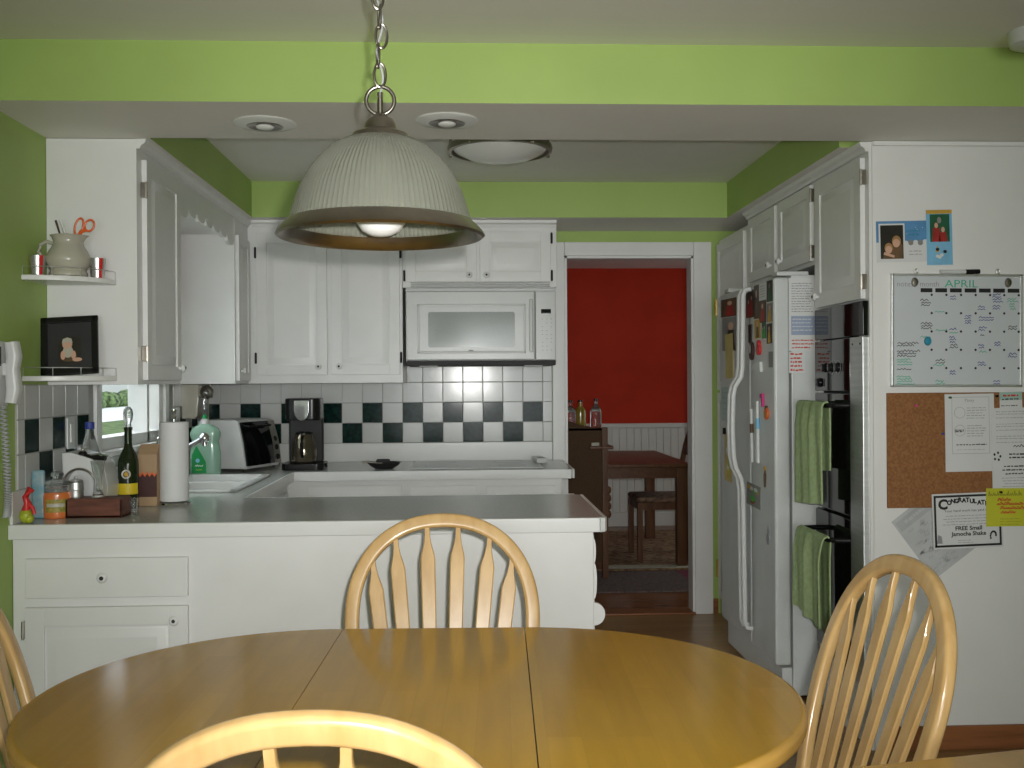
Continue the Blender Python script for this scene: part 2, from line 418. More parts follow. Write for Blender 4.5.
tiles('trim_backsplash_left', 3.496-T, 23, 1.022, 3, {(1, 1), (3, 1), (5, 1), (2, 0), (4, 0), (6, 0), (15, 1), (17, 1), (19, 1), (16, 0), (18, 0)}, place((XL, 0, 0), '+x'), 3.44, YB, 1.372, (WY0-.06, WY1+.06, WZ0-.03))
struct(B().box(XL, DX0-.077, YB-.024, YB, .915, 1.022, .004).build('trim_ledge_back', M['lip']))
struct(B().box(XL, XL+.012, YP-.02, YB-.024, .915, 1.022, .004).build('trim_ledge_left', M['lip']))

# ------------------------------------------------------------------ cabinets
def door_mesh(w, h, t=.02, fr=.055, raised=True):
    b = B(); rc = .008
    if not raised:
        b.box(0, w, -t, 0, 0, h, .003); return b
    b.box(.004, w-.004, -t+rc, 0, .004, h-.004)
    for (x0, x1, z0, z1) in ((0, fr, 0, h), (w-fr, w, 0, h), (fr-.001, w-fr+.001, 0, fr), (fr-.001, w-fr+.001, h-fr, h)):
        b.box(x0, x1, -t, -.0005, z0, z1, .003)
    lv = ((.006, -t+rc-.0002), (.013, -t+rc-.0035), (.036, -t-.0005), (.040, -t-.0022))
    t2 = bmesh.new(); rings = []
    for g, y in lv: rings.append([t2.verts.new((x, y, z)) for x, z in ((fr+g, fr+g), (w-fr-g, fr+g), (w-fr-g, h-fr-g), (fr+g, h-fr-g))])
    for a, c in zip(rings, rings[1:]):
        for k in range(4): t2.faces.new((a[k], a[(k+1) % 4], c[(k+1) % 4], c[k]))
    f = t2.faces.new(rings[-1]); bmesh.ops.recalc_face_normals(t2, faces=t2.faces); f.normal_update()
    if f.normal.y > 0: bmesh.ops.reverse_faces(t2, faces=t2.faces[:])
    b._take(t2, 0, None)
    return b
def add_door(parent, loc, face, w, h, hinge='l', knob=None, name='door', raised=True, hinges=True, hm='nickel', fr=.055):
    pm = place(loc, face)
    dr = door_mesh(w, h, fr=fr, raised=raised).build(name, M['white'], parent, place=pm)
    if knob:
        kx, kz = knob
        k = B(); k.lathe([(.006, 0), (.006, .012), (.0155, .015), (.017, .021), (.012, .027), (0, .029)], 20, (kx, -.018, kz), 0, None, axis=(0, -1, 0))
        k.lathe([(0, 0), (.006, 0), (.0055, .0018), (0, .002)], 12, (kx, -.0462, kz), 1, None, axis=(0, -1, 0))
        k.build('knob', [M['white'], M['blackm']], dr, place=pm)
    if hinges and hinge:
        hx = -.006 if hinge == 'l' else w+.006
        for hz in (h*.12, h*.86):
            hb = B(); hb.box(hx-.006, hx+.006, -.021, 0, hz-.028, hz+.028, .003); hb.cyl((hx, -.02, hz-.03), (hx, -.02, hz+.03), .004, 8)
            hb.build('hinge', M[hm], dr, place=pm)
    return dr
def crown(parent, pts, h=.035):
    """moulding strip swept along points at cabinet top"""
    b = B()
    sec = [(0, 0), (0, .012), (.012, .016), (.02, .03), (h, .034), (h, 0)]
    b.sweep(pts, [(a-h, c) for a, c in sec], (0, 0, 1))
    return b.build('crown', M['white'], parent)

# left run, near cabinet
c = thing('kitchen_cabinet', 'white narrow hanging cabinet with two corner shelves on its end panel', 'cabinet', (XL+.155, 3.975, 1.37), group='hanging kitchen cabinets')
B().box(XL+.001, CF, 3.702, 4.25, 1.37, SOF-.002, .002).build('body', M['white'], c)
add_door(c, (CF, 3.755, 1.385), '+x', .44, .80, 'l', (.40, .05))
crown(c, [(CF, 3.702, SOF-.002), (CF, 4.25, SOF-.002)])
CS = []
# far cabinet
c2 = thing('kitchen_cabinet', 'white hanging cabinet in the far left corner beyond the scalloped valance', 'cabinet', (XL+.155, 5.44, 1.37), group='hanging kitchen cabinets')
B().box(XL+.001, CF, 5.25, YB-.027, 1.37, SOF-.002, .002).build('body', M['white'], c2)
add_door(c2, (CF, 5.262, 1.385), '+x', .27, .745, None, (.04, .05), fr=.045)
crown(c2, [(CF, 5.25, SOF-.002), (CF, YC, SOF-.002)])
# scalloped valance
v = thing('valance', 'white wooden valance with scalloped lower edge above the sink', 'valance', (-1.22, 4.75, 2.09))
n = 7; poly = [(0, 2.248), (0, 2.10)]
for k in range(n):
    for q in range(7):
        a = PI*q/6
        poly.append(((k+.5-.5*math.cos(a))/n*.998+.001, 2.118-.030*math.sin(a)-(.02 if k in (0, n-1) else 0)))
poly += [(1.0, 2.10), (1.0, 2.248)]
B().prism(poly, -.0, .018, mx=place((CF-.002, 4.25, 0), '+x')).build('board', M['white'], v)
crown(v, [(CF-.002, 4.25, SOF-.002), (CF-.002, 5.25, SOF-.002)])
B().box(XL+.001, CF-.022, 4.252, 5.248, 2.13, 2.15).build('top_shelf', M['white'], v)
# back cabinets
c = thing('kitchen_cabinet', 'white double door hanging cabinet over the coffee maker', 'cabinet', (-.75, 5.79, 1.37), group='hanging kitchen cabinets')
B().box(CF+.002, -.335, YC, YB-.027, 1.37, SOF-.002, .002).build('body', M['white'], c)
for k, (x, hg) in enumerate(((-1.115, 'l'), (-.715, 'r'))):
    add_door(c, (x, YC, 1.415), '-y', .375 if k == 0 else .365, .765, hg, ((.33, .045) if k == 0 else (.04, .045)), hm='blackm')
crown(c, [(CF+.03, YC, SOF-.002), (-.335, YC, SOF-.002)])
c = thing('kitchen_cabinet', 'small white two door hanging cabinet above the microwave', 'cabinet', (.08, 5.79, 1.90), group='hanging kitchen cabinets')
B().box(-.334, .503, YC, YB-.002, 1.885, SOF-.002, .002).build('body', M['white'], c)
add_door(c, (-.318, YC, 1.915), '-y', .385, .275, 'l', (.345, .035), hm='blackm')
add_door(c, (.085, YC, 1.915), '-y', .385, .275, 'r', (.035, .035), hm='blackm')
crown(c, [(-.334, YC, SOF-.002), (.503, YC, SOF-.002)])
# right side cabinets
c = thing('oven_cabinet', 'tall white cabinet housing the black wall oven', 'cabinet', (1.8, 3.98, 0))
b = B()
b.box(XR, 2.12, 4.235, 4.255, 0, SOF-.002, .002)
b.box(XR, 2.12, 3.803, 4.235, 1.668, SOF-.002, .002); b.box(XR, 2.12, 3.803, 4.235, 0, .22, .002)
b.box(XR, XR+.011, 3.702, 3.80, 0, SOF-.002)
b.build('body', M['white'], c)
add_door(c, (XR, 4.235, 1.672), '-x', .50, .525, 'r', (.045, .045), fr=.06)
crown(c, [(XR, 4.255, SOF-.002), (XR, 3.702, SOF-.002)])
c = thing('kitchen_cabinet', 'white two door cabinet mounted above the refrigerator', 'cabinet', (1.8, 4.78, 1.87), group='hanging kitchen cabinets')
B().box(XR, 2.12, 4.258, 5.295, 1.862, SOF-.002, .002).build('body', M['white'], c)
add_door(c, (XR, 4.74, 1.878), '-x', .45, .325, 'r', (.06, .045), fr=.05)
add_door(c, (XR, 5.24, 1.878), '-x', .45, .325, None, (.40, .045), fr=.05)
crown(c, [(XR, 5.295, SOF-.002), (XR, 4.258, SOF-.002)])
c = thing('pantry_cabinet', 'tall white pantry with brass hinges between refrigerator and doorway', 'cabinet', (1.8, 5.6, 0))
B().box(XR, 2.12, 5.30, 5.925, 0, 2.19, .002).build('body', M['white'], c)
dr = add_door(c, (XR, 5.91, .10), '-x', .575, 1.20, None, None, fr=.05)
dr2 = add_door(c, (XR, 5.91, 1.315), '-x', .575, .85, None, None, fr=.05)
for z in (.27, 1.80):
    hb = B(); hb.box(XR-.024, XR+.002, 5.905, 5.925, z-.045, z+.045, .002); hb.cyl((XR-.022, 5.922, z-.05), (XR-.022, 5.922, z+.05), .007, 10)
    hb.build('hinge', M['brass'], dr if z < 1 else dr2)
# base cabinets
c = thing('peninsula_cabinet', 'white peninsula cabinet with drawer and door facing the dining table', 'cabinet', (-.5, 3.73, 0))
b = B(); b.box(XL+.002, .428, YP, 4.08, .09, .871, .003); b.box(XL+.002, .42, YP+.06, 4.02, 0, .09)
b.build('body', M['white'], c)
p0 = at(27, 598, YP); p1 = at(189, 556, YP)
dw = B(); dw.box(0, p1.x-p0.x, -.018, 0, 0, p1.z-p0.z, .004)
dw = dw.build('drawer', M['white'], c, place=place((p0.x, YP, p0.z)))
k = B(); kk = at(104, 577, YP-.02)
k.lathe([(.006, 0), (.006, .012), (.0155, .015), (.0175, .021), (.012, .027), (0, .029)], 20, (kk.x, YP-.018, kk.z), 0, None, axis=(0, -1, 0))
k.lathe([(0, 0), (.007, 0), (.0065, .0018), (0, .002)], 12, (kk.x, YP-.0462, kk.z), 1, None, axis=(0, -1, 0))
k.build('knob', [M['white'], M['blackm']], dw)
p2 = at(28, 607, YP)
add_door(c, (p0.x, YP, .12), '-y', p1.x-p0.x, p2.z-.12, 'l', (p1.x-p0.x-.04, p2.z-.12-.045), hm='nickel', fr=.062)
# scalloped end trim
prof = [(0, .12)]
for (zc, r, bul) in ((.20, .04, .035), (.345, .07, .008), (.47, .05, .008), (.588, .038, .036), (.70, .06, .009), (.80, .04, .006)):
    for q in range(-6, 7):
        a = q/6*PI/2; prof.append((bul*math.cos(a)+.002, zc+r*math.sin(a)))
prof.append((0, .86))
B().prism(prof, 0, .02, mx=Matrix.Translation((.428, YP+.001, 0))).build('scalloped_trim', M['white'], c)
c = thing('base_cabinet', 'white base cabinet run under the cooktop along the back wall', 'cabinet', (-.2, 5.62, 0))
b = B(); b.box(-.93, .50, 5.30, YB-.03, .09, .871, .003); b.box(-.93, .50, 5.36, YB-.03, 0, .09); b.build('body', M['white'], c)
for (xa, xb) in ((308, 402), (410, 477), (486, 555)):
    q0 = at(xa, 486, 5.30); q1 = at(xb, 486, 5.30)
    dd = B().box(0, q1.x-q0.x, -.018, 0, 0, .13, .004).build('drawer', M['white'], c, place=place((q0.x, 5.30, q0.z-.13)))
    kb = B(); kb.lathe([(.006, 0), (.006, .012), (.0155, .015), (.0175, .021), (.012, .027), (0, .029)], 16, ((q0.x+q1.x)/2, 5.282, q0.z-.065), 0, None, axis=(0, -1, 0))
    kb.build('knob', M['white'], dd)
    add_door(c, (q0.x, 5.30, .12), '-y', q1.x-q0.x, q0.z-.15-.12, 'l', (q1.x-q0.x-.04, .48))
c = thing('sink_cabinet', 'white base cabinet beneath the sink by the window', 'cabinet', (-1.2, 4.7, 0))
b = B(); b.box(XL+.002, -.915, 4.10, 4.28, .09, .871, .003); b.box(XL+.002, -.915, 5.08, 5.29, .09, .871); b.box(-.955, -.915, 4.28, 5.08, .09, .871); b.box(XL+.002, -.97, 4.1, 5.29, 0, .09)
b.build('body', M['white'], c)
kd = add_door(c, (-.915, 4.16, .12), '+x', .50, .70, None, (.44, .64), hinges=False)
kd = add_door(c, (-.915, 4.70, .12), '+x', .50, .70, None, (.06, .64), hinges=False)

# ------------------------------------------------------------------ countertop and sink
SX0, SX1, SY0, SY1 = -1.415, -.955, 4.30, 5.06
c = thing('countertop', 'grey laminate U shaped worktop with white front edge', 'countertop', (-.5, 4.5, .872))
b = B(); z0, z1 = .872, .9155
def pp(poly): b.prism([(x, y) for x, y in poly], z0, z1, mx=Matrix(((1, 0, 0, 0), (0, 0, 1, 0), (0, 1, 0, 0), (0, 0, 0, 1))))
pr0 = at(600, 514, 3.39)
pp([(XL+.001, 3.395), (.445, 3.395), (.458, 3.41), (.458, 4.08), (.43, 4.11), (XL+.001, 4.11)])
pp([(XL+.001, 4.11), (SX0+.02, 4.11), (SX0+.02, 5.27), (XL+.001, 5.27)])
pp([(SX0+.02, 4.11), (-.888, 4.11), (-.888, SY0+.02), (SX0+.02, SY0+.02)])
pp([(SX1-.02, SY0+.02), (-.888, SY0+.02), (-.888, SY1-.02), (SX1-.02, SY1-.02)])
pp([(SX0+.02, SY1-.02), (-.888, SY1-.02), (-.888, 5.27), (SX0+.02, 5.27)])
pp([(XL+.001, 5.27), (.545, 5.27), (.555, 5.285), (.555, 5.92), (.5, YB-.025), (XL+.001, YB-.025)])
b.build('worktop', M['lam'], c, smooth=False)
b = B()
b.box(XL+.001, .446, 3.378, 3.3955, z0-.004, z1+.0008, .003)
b.box(.4575, .472, 3.41, 4.09, z0-.004, z1+.0008, .003)
b.sweep([(.446, 3.3868, (z0+z1)/2-.002), (.458, 3.392, (z0+z1)/2-.002), (.4648, 3.41, (z0+z1)/2-.002)], rrect(.048, .017, .002, 1), (0, 0, 1))
b.box(-.8885, -.876, 4.11, 5.262, z0-.004, z1+.0008, .003)
b.box(-.889, .548, 5.256, 5.2705, z0-.004, z1+.0008, .003)
b.box(-.88, .44, 4.1095, 4.122, z0-.004, z1+.0008, .003)
b.box(.5545, .567, 5.28, 5.92, z0-.004, z1+.0008, .003)
b.build('edge_band', M['lip'], c)
s = thing('sink', 'white double bowl sink set in the counter below the window', 'sink', ((SX0+SX1)/2, 4.68, .75))
def sinkrim():
    b = B(); zr = z1+.012
    my = (SY0+SY1)/2
    for (x0, x1, y0, y1) in ((SX0, SX1, SY0, SY0+.035), (SX0, SX1, SY1-.035, SY1), (SX0, SX0+.09, SY0, SY1), (SX1-.035, SX1, SY0, SY1), (SX0+.05, SX1-.02, my-.018, my+.018)):
        b.box(x0, x1, y0, y1, z1+.0006, zr, .005)
    return b
sinkrim().build('rim', M['appl'], s)
my = (SY0+SY1)/2
for (y0, y1) in ((SY0+.03, my-.014), (my+.014, SY1-.03)):
    x0, x1 = SX0+.085, SX1-.03
    b = B(); b.box(x0, x1, y0, y1, .765, .775); b.box(x0, x0+.006, y0, y1, .77, z1+.008); b.box(x1-.006, x1, y0, y1, .77, z1+.008)
    b.box(x0, x1, y0, y0+.006, .77, z1+.008); b.box(x0, x1, y1-.006, y1, .77, z1+.008)
    bo = b.build('bowl', M['appl'], s)
    B().lathe([(0, .776), (.035, .776), (.04, .779), (.028, .7805), (0, .778)], 20, ((x0+x1)/2, (y0+y1)/2, 0)).build('drain', M['chrome'], bo)
f = thing('faucet', 'chrome kitchen faucet with angled spout behind the paper towel roll', 'faucet', (SX0+.045, 4.66, z1+.012))
fx = SX0+.045
B().lathe([(0, 0), (.03, 0), (.03, .012), (.022, .02), (.021, .09), (.014, .1), (0, .1)], 20, (fx, 4.66, z1+.0125)).build('body', M['chrome'], f)
e0 = Vector((fx, 4.66, z1+.10)); e1 = at(204, 438, 4.52)
b = B(); b.tube([e0, e0.lerp(e1, .35)+Vector((0, 0, .004)), e0.lerp(e1, .8), e1], .013, 12, radii=[.013, .013, .0125, .0125]); b.build('spout', M['chrome'], f)
b = B(); b.ball(e1+Vector((.004, 0, 0)), .024, 16); b.cyl(e1+Vector((.002, 0, -.01)), e1+Vector((.004, 0, -.035)), .014, 14); b.build('spray_head', M['chrome'], f)
b = B(); b.tube([e0+Vector((0, .0, -.005)), e0+Vector((-.005, .01, .03)), e0+Vector((-.01, .05, .05))], .006, 8); b.build('lever', M['chrome'], f)

# ------------------------------------------------------------------ microwave
c = thing('microwave', 'white over-the-range microwave oven with grey window', 'microwave', (.08, 5.75, 1.462))
x0, x1, y0 = at(405.5, 330, 5.50).x, at(556, 330, 5.50).x, 5.53
zt = at(480, 291, 5.50).z; zb = at(480, 361, 5.50).z
b = B(); b.box(x0, x1, y0, YB-.012, zb, 1.884, .004); b.build('body', M['appl'], c)
b = B(); b.box(x0+.002, x1-.002, y0-.022, y0+.02, zt+.014, 1.884-.004, .004)
for k in range(3): b.box(x0+.03, x1-.03, y0-.024, y0, zt+.024+k*.011, zt+.029+k*.011, .0015)
b.build('vent_grille', M['appl'], c)
xd = at(535, 330, 5.49).x
dr = B().box(x0+.002, xd, y0-.038, y0, zb+.004, zt, .008, seg=3).build('door', M['appl'], c)
wa, wb_ = at(417, 304, 5.485), at(526, 353, 5.485)
b = B()
for (xa, xb, za, zc) in ((wa.x, wb_.x, wa.z-.012, wa.z), (wa.x, wb_.x, wb_.z, wb_.z+.012), (wa.x, wa.x+.012, wb_.z, wa.z), (wb_.x-.012, wb_.x, wb_.z, wa.z)):
    b.box(xa, xb, y0-.042, y0-.034, za, zc, .0035)
b.build('door_trim', M['appl'], dr)
ga, gb = at(428, 312, 5.49), at(515, 347, 5.49)
B().prism(list((Vector(((ga.x+gb.x)/2, (ga.z+gb.z)/2)) + Vector(q))[:] for q in rrect(gb.x-ga.x, ga.z-gb.z, .012)), y0-.0395, y0-.036).build('window', M['mwglass'], dr)
B().box(xd-.032, xd-.010, y0-.058, y0-.04, zb+.045, zt-.045, .008, seg=3).build('handle', M['appl'], dr)
pn = B().box(xd+.003, x1-.002, y0-.036, y0, zb+.004, zt, .006).build('control_panel', M['appl'], c)
da, db = at(541, 309, 5.49), at(551, 313.5, 5.49)
B().box(da.x, db.x, y0-.0385, y0-.035, db.z, da.z, .001).build('display', M['blackg'], pn)
b = B()
for r in range(9):
    for q in range(3):
        if (r*3+q) % 4 == 3: continue
        px, pz = da.x+.004+q*.024, da.z-.055-r*.021
        b.box(px, px+.007, y0-.0366, y0-.0355, pz, pz+.003)
b.build('button_marks', M['inkg'], pn)
b = B(); bb = at(471, 350.5, 5.485); b.ell(bb.x, bb.z, .014, .005, y=y0-.0395); b.build('maker_mark', M['inkg'], dr)
b = B(); b.box(x0+.004, x1-.002, y0-.036, YB-.05, zb-.024, zb+.002, .003); b.build('bottom_plate', M['blackm'], c)
for xx in (x0+.12, x1-.12):
    B().box(xx-.05, xx+.05, y0+.0, y0+.06, zb-.028, zb-.023, .002).build('task_light', M['opal'], c)

# ------------------------------------------------------------------ refrigerator
FX, FY0, FY1, FZ = 1.318, 4.295, 5.22, 1.82
c = thing('refrigerator', 'white side-by-side refrigerator covered in photos and magnets', 'refrigerator', (1.7, 4.74, 0))
B().box(FX+.075, 2.08, FY0, FY1, .02, FZ, .006).build('body', M['fridge'], c)
ys = 4.665
drs = []
for (y0, y1, nm) in ((FY0, ys-.003, 'refrigerator_door'), (ys+.003, FY1, 'freezer_door')):
    drs.append(B().box(FX, FX+.068, y0, y1, .15, FZ-.01, .012, seg=3).build(nm, M['fridge'], c))
B().box(FX+.03, FX+.075, FY0+.01, FY1-.01, .02, .14, .006).build('kick_grille', M['fridge'], c)
b = B(); b.box(FX+.02, FX+.16, FY0+.02, FY0+.10, FZ-.002, FZ+.018, .006); b.box(FX+.02, FX+.16, FY1-.10, FY1-.02, FZ-.002, FZ+.018, .006); b.build('hinge_cover', M['appl'], c)
for sgn, d in ((-1, drs[0]), (1, drs[1])):
    yy = ys+sgn*.030
    def hp(z, out): return Vector((FX-out, yy, z))
    path = [hp(1.79, .004), hp(1.785, .030)]
    for z, o in ((1.76, .040), (1.60, .042), (1.43, .045), (1.385, .052), (1.345, .078), (1.30, .088), (1.15, .092), (1.02, .088), (.97, .078), (.92, .054), (.87, .046), (.7, .044), (.5, .042), (.26, .040)): path.append(hp(z, o))
    path += [hp(.235, .030), hp(.23, .004)]
    b = B(); b.sweep(path, rrect(.026, .022, .008), (0, 1, 0)); b.build('handle', M['appl'], d)
# ------------------------------------------------------------------ wall oven
c = thing('double_oven', 'black glass double wall oven with steel side trim', 'oven', (1.75, 4.0, .22))
OX = XR-.022
B().box(XR+.015, 2.05, 3.81, 4.23, .225, 1.66).build('body', M['blackm'], c)
B().box(OX, XR+.012, 3.712, 4.232, 1.535, 1.664, .004).build('vent_panel', M['blackg'], c)
cp = B().box(OX, XR+.012, 3.843, 4.232, 1.325, 1.532, .004).build('control_panel', M['blackg'], c)
for kx, kz in ((4.10, 1.42), (4.03, 1.42), (3.96, 1.42), (4.17, 1.36)):
    b = B(); b.lathe([(0, 0), (.019, 0), (.018, .008), (.012, .011), (0, .011)], 20, (OX-.0005, kx, kz), axis=(-1, 0, 0)); b.box(OX-.020, OX-.009, kx-.004, kx+.004, kz-.016, kz+.016, .002)
    kn = b.build('knob', M['blackp'], cp)
b = B()
for kx in (4.03, 3.96):
    b.lathe([(.026, 0), (.028, 0), (.028, .0006), (.026, .0006), (.026, 0)], 24, (OX-.001, kx, 1.42), axis=(-1, 0, 0))
b.build('dial_ring', M['inkl'], cp)
d1 = B().box(OX, XR+.012, 3.843, 4.232, .845, 1.318, .006).build('door', M['blackg'], c)
d2 = B().box(OX, XR+.012, 3.843, 4.232, .27, .835, .006).build('door', M['blackg'], c)
for d, hz in ((d1, 1.272), (d2, .752)):
    b = B(); b.tube([(OX+.002, 4.222, hz), (OX-.05, 4.215, hz), (OX-.072, 4.19, hz), (OX-.078, 4.05, hz), (OX-.072, 3.885, hz), (OX-.05, 3.86, hz), (OX+.002, 3.855, hz)], .0105, 10); b.build('handle', M['blackp'], d)
b = B(); b.box(OX-.001, XR+.012, 3.712, 3.84, .23, 1.531, .003); tr = b.build('side_trim', M['steel'], c)
b = B()
for yy in (3.735, 3.81):
    b.lathe([(0, 0), (.005, 0), (.004, .002), (0, .003)], 10, (OX-.001, yy, 1.505), axis=(-1, 0, 0))
b.build('screw', M['blackm'], tr)
# towels
def towel(label, y0, y1, hz, drop_f, drop_b, seed, flare):
    r = random.Random(seed); ph = [r.uniform(0, 6) for _ in range(4)]
    hx = OX-.078
    def fn(u, v):
        # v: 0 back bottom -> over bar -> 1 front bottom
        L_ = drop_b+drop_f+.05; s_ = v*L_
        w = 1+flare*max(0, s_-drop_b)/drop_f if s_ > drop_b else 1
        y = (y0+y1)/2+(u-.5)*(y1-y0)*w
        if s_ < drop_b: x = hx+.017; z = hz-(drop_b-s_)
        elif s_ < drop_b+.05:
            a = (s_-drop_b)/.05*PI; x = hx+.017*math.cos(a); z = hz+.017*math.sin(a)
        else: x = hx-.017; z = hz-(s_-drop_b-.05)
        k = abs(s_-drop_b-.025); amp = min(1, k/.10)
        f = .008*math.sin(u*13+ph[0])+.006*math.sin(u*23+ph[1]+k*3)
        if s_ < drop_b: f *= .5
        x += f*amp-(.012*amp if s_ > drop_b+.05 else 0); z += .012*math.sin(u*3+ph[2])*amp*(k/drop_f if drop_f else 0)
        return Vector((x, y, z))
    o = B().grid(fn, 40, 40, thick=.006).build('dish_towel', M['towel'])
    tag(o, label, 'towel', 'sage green towels on the oven handles')
towel('sage green towel hanging from the upper oven handle', 3.885, 4.19, 1.272, .39, .26, 3, .12)
towel('sage green towel hanging from the lower oven handle', 3.875, 4.19, .752, .33, .37, 5, .02)

# ------------------------------------------------------------------ flat printed things
def printed(name, label, cat, loc, face, w, h, tilt, mats, draw, group=None, thick=.0012):
    """sheet w x h, lower-left corner local (0,0); draw(b) adds marks with mi>=1 in front of it"""
    b = B(); b.box(-w/2, w/2, -thick, 0, -h/2, h/2)
    if draw: draw(b, w, h, -thick-.0003)
    o = b.build(name, mats, place=None, local=True, smooth=False)
    o.matrix_basis = place(loc, face, tilt)
    return tag(o, label, cat, group)
def lines(b, x0, x1, z0, n, dz, th, mi, y, r, center=False, jitter=.25):
    for k in range(n):
        w = (x1-x0)*(1-r.random()*jitter); a = x0+((x1-x0-w)/2 if center else 0); z = z0-k*dz; x = a
        while x < a+w:
            l = min(r.uniform(.006, .018), a+w-x)
            zz = z+r.uniform(-.15, .15)*th
            b.flat([(x, zz), (x+l, zz), (x+l, zz+th*r.uniform(.7, 1.1)), (x, zz+th*r.uniform(.7, 1.1))], mi, y=y); x += l+r.uniform(.002, .004)
def scrawl(b, x, z, w, h, mi, y, r, n=None):
    """handwriting-like zigzag ribbon"""
    k = n or max(4, int(w/.006)); t = .0025; pts = []
    for i in range(k+1):
        pts.append((x+w*i/k+r.uniform(-.001, .001), z+(h if i % 2 else 0)*r.uniform(.35, 1)))
    for (xa, za), (xb, zb) in zip(pts, pts[1:]):
        d = Vector((xb-xa, zb-za)); 
        if d.length < 1e-5: continue
        nn = Vector((-d.y, d.x)).normalized()*t/2
        b.flat([(xa-nn.x, za-nn.y), (xb-nn.x, zb-nn.y), (xb+nn.x, zb+nn.y), (xa+nn.x, za+nn.y)], mi, y=y)
def text(b, s, x, z, size, mi, y, align='CENTER', width=None, bold=0, slant=0):
    cu = bpy.data.curves.new('txt', 'FONT'); cu.body = s; cu.size = size; cu.align_x = align; cu.offset = bold; cu.shear = slant
    cu.resolution_u = 3
    o = bpy.data.objects.new('txt', cu); C.objects.link(o)
    dg = bpy.context.evaluated_depsgraph_get(); dg.update()
    me = bpy.data.meshes.new_from_object(o.evaluated_get(dg))
    C.objects.unlink(o); bpy.data.objects.remove(o); bpy.data.curves.remove(cu)
    sx = 1
    if width and len(me.vertices):
        xs = [v.co.x for v in me.vertices]; sx = width/(max(xs)-min(xs))
    mx = Matrix(((sx, 0, 0, x), (0, 0, 1, y), (0, 1, 0, z), (0, 0, 0, 1)))
    # local font xy -> local xz, facing -y
    t = bmesh.new(); t.from_mesh(me); bpy.data.meshes.remove(me)
    t.transform(mx)
    bmesh.ops.recalc_face_normals(t, faces=t.faces)
    for f in t.faces:
        f.normal_update()
        if f.normal.y > 0: f.normal_flip()
    b._take(t, mi, None)

YW = 3.70
def rect_at(px0, py0, px1, py1, Y=YW):
    a = at(px0, py0, Y); d = at(px1, py1, Y); return (a.x+d.x)/2, (a.z+d.z)/2, d.x-a.x, a.z-d.z
rr = random.Random(11)
# photo cards
x, z, w, h = rect_at(876, 221, 927, 262)
def dcard(b, w, h, y):
    b.flat([(-w/2, -h*.02), (w/2, -h*.0), (w/2, h/2), (-w/2, h/2)], 1, y=y)
    for k in range(7): b.ell(-.02+k*.018, -.002-rr.random()*.006, .010, .010, 2 if k % 2 else 0, y-.0002)
    for k in range(12): b.ell(rr.uniform(-w/2+.01, w/2-.01), rr.uniform(.02, h/2-.01), .0015, .0015, 0, y-.0002)
    x0, x1, z0, z1 = -w*.42, w*.03, -h*.42, h*.40
    b.flat([(x0-.006, z0-.006), (x1+.006, z0-.006), (x1+.006, z1+.006), (x0-.006, z1+.006)], 0, y=y-.0003)
    b.flat([(x0, z0), (x1, z0), (x1, z1), (x0, z1)], 3, y=y-.0005)
    # two children in the photograph: bodies, arms, faces, hair
    b.flat([(x0+.005, z0), (x1-.004, z0), (x1-.002, z0+.05), (x1-.025, z0+.068), (x0+.03, z0+.045)], 6, y=y-.0007)
    b.ell(x0+.030, z0+.040, .0155, .019, 5, y-.0009); b.ell(x0+.030, z0+.034, .0125, .0145, 4, y-.0011)
    b.ell(x0+.060, z0+.065, .0170, .021, 5, y-.0009); b.ell(x0+.059, z0+.058, .0135, .0160, 4, y-.0011)
    b.flat([(x0+.010, z0+.016), (x0+.050, z0+.004), (x0+.052, z0+.012), (x0+.014, z0+.026)], 4, y=y-.0013)
    lines(b, w*.14, w*.42, -h*.25, 2, .012, .003, 7, y-.0003, rr)
    lines(b, w*.10, w*.42, h*.24, 2, .014, .005, 8, y-.0003, rr)
printed('photo_card', 'blue and white snowy card with a photo of two children', 'card', (x, YW-.0005, z), '-y', w, h, -.02, [M['paper'], M['cblue'], M['pgrey'], M['pdark'], M['skin'], M['hair'], M['pbrown'], M['inkg'], M['teal']], dcard, 'photo cards on the white wall')
x, z, w, h = rect_at(926, 210, 952, 265)
def dcard2(b, w, h, y):
    b.flat([(-w/2, h*.43), (w/2, h*.43), (w/2, h/2), (-w/2, h/2)], 1, y=y)
    x0, x1, z0, z1 = -w*.36, w*.40, -h*.08, h*.42
    b.flat([(x0, z0), (x1, z0), (x1, z1), (x0, z1)], 2, y=y)
    for (cx, hh) in ((-w*.12, .052), (w*.14, .036)):
        b.flat([(cx-.016, z0), (cx+.016, z0), (cx+.012, z0+hh), (cx-.012, z0+hh)], 3, y=y-.0003)
        b.ell(cx, z0+hh+.009, .007, .010, 4, y-.0005)
    b.ell(-.0, z1-.022, .008, .012, 6, y-.0003)
    for k in range(9): b.ell(rr.uniform(-.02, .025), -h*.28+rr.uniform(-.02, .02), .007, .006, (5, 0, 1, 7)[k % 4], y-.0003-k*.00004)
printed('photo_card', 'tall blue card with a photo of two girls in red dresses', 'card', (x, YW-.0022, z), '-y', w, h, -.02, [M['clblue'], M['gold'], M['pgreen'], M['pred'], M['skin'], M['paper'], M['pgrey'], M['ink']], dcard2, 'photo cards on the white wall')

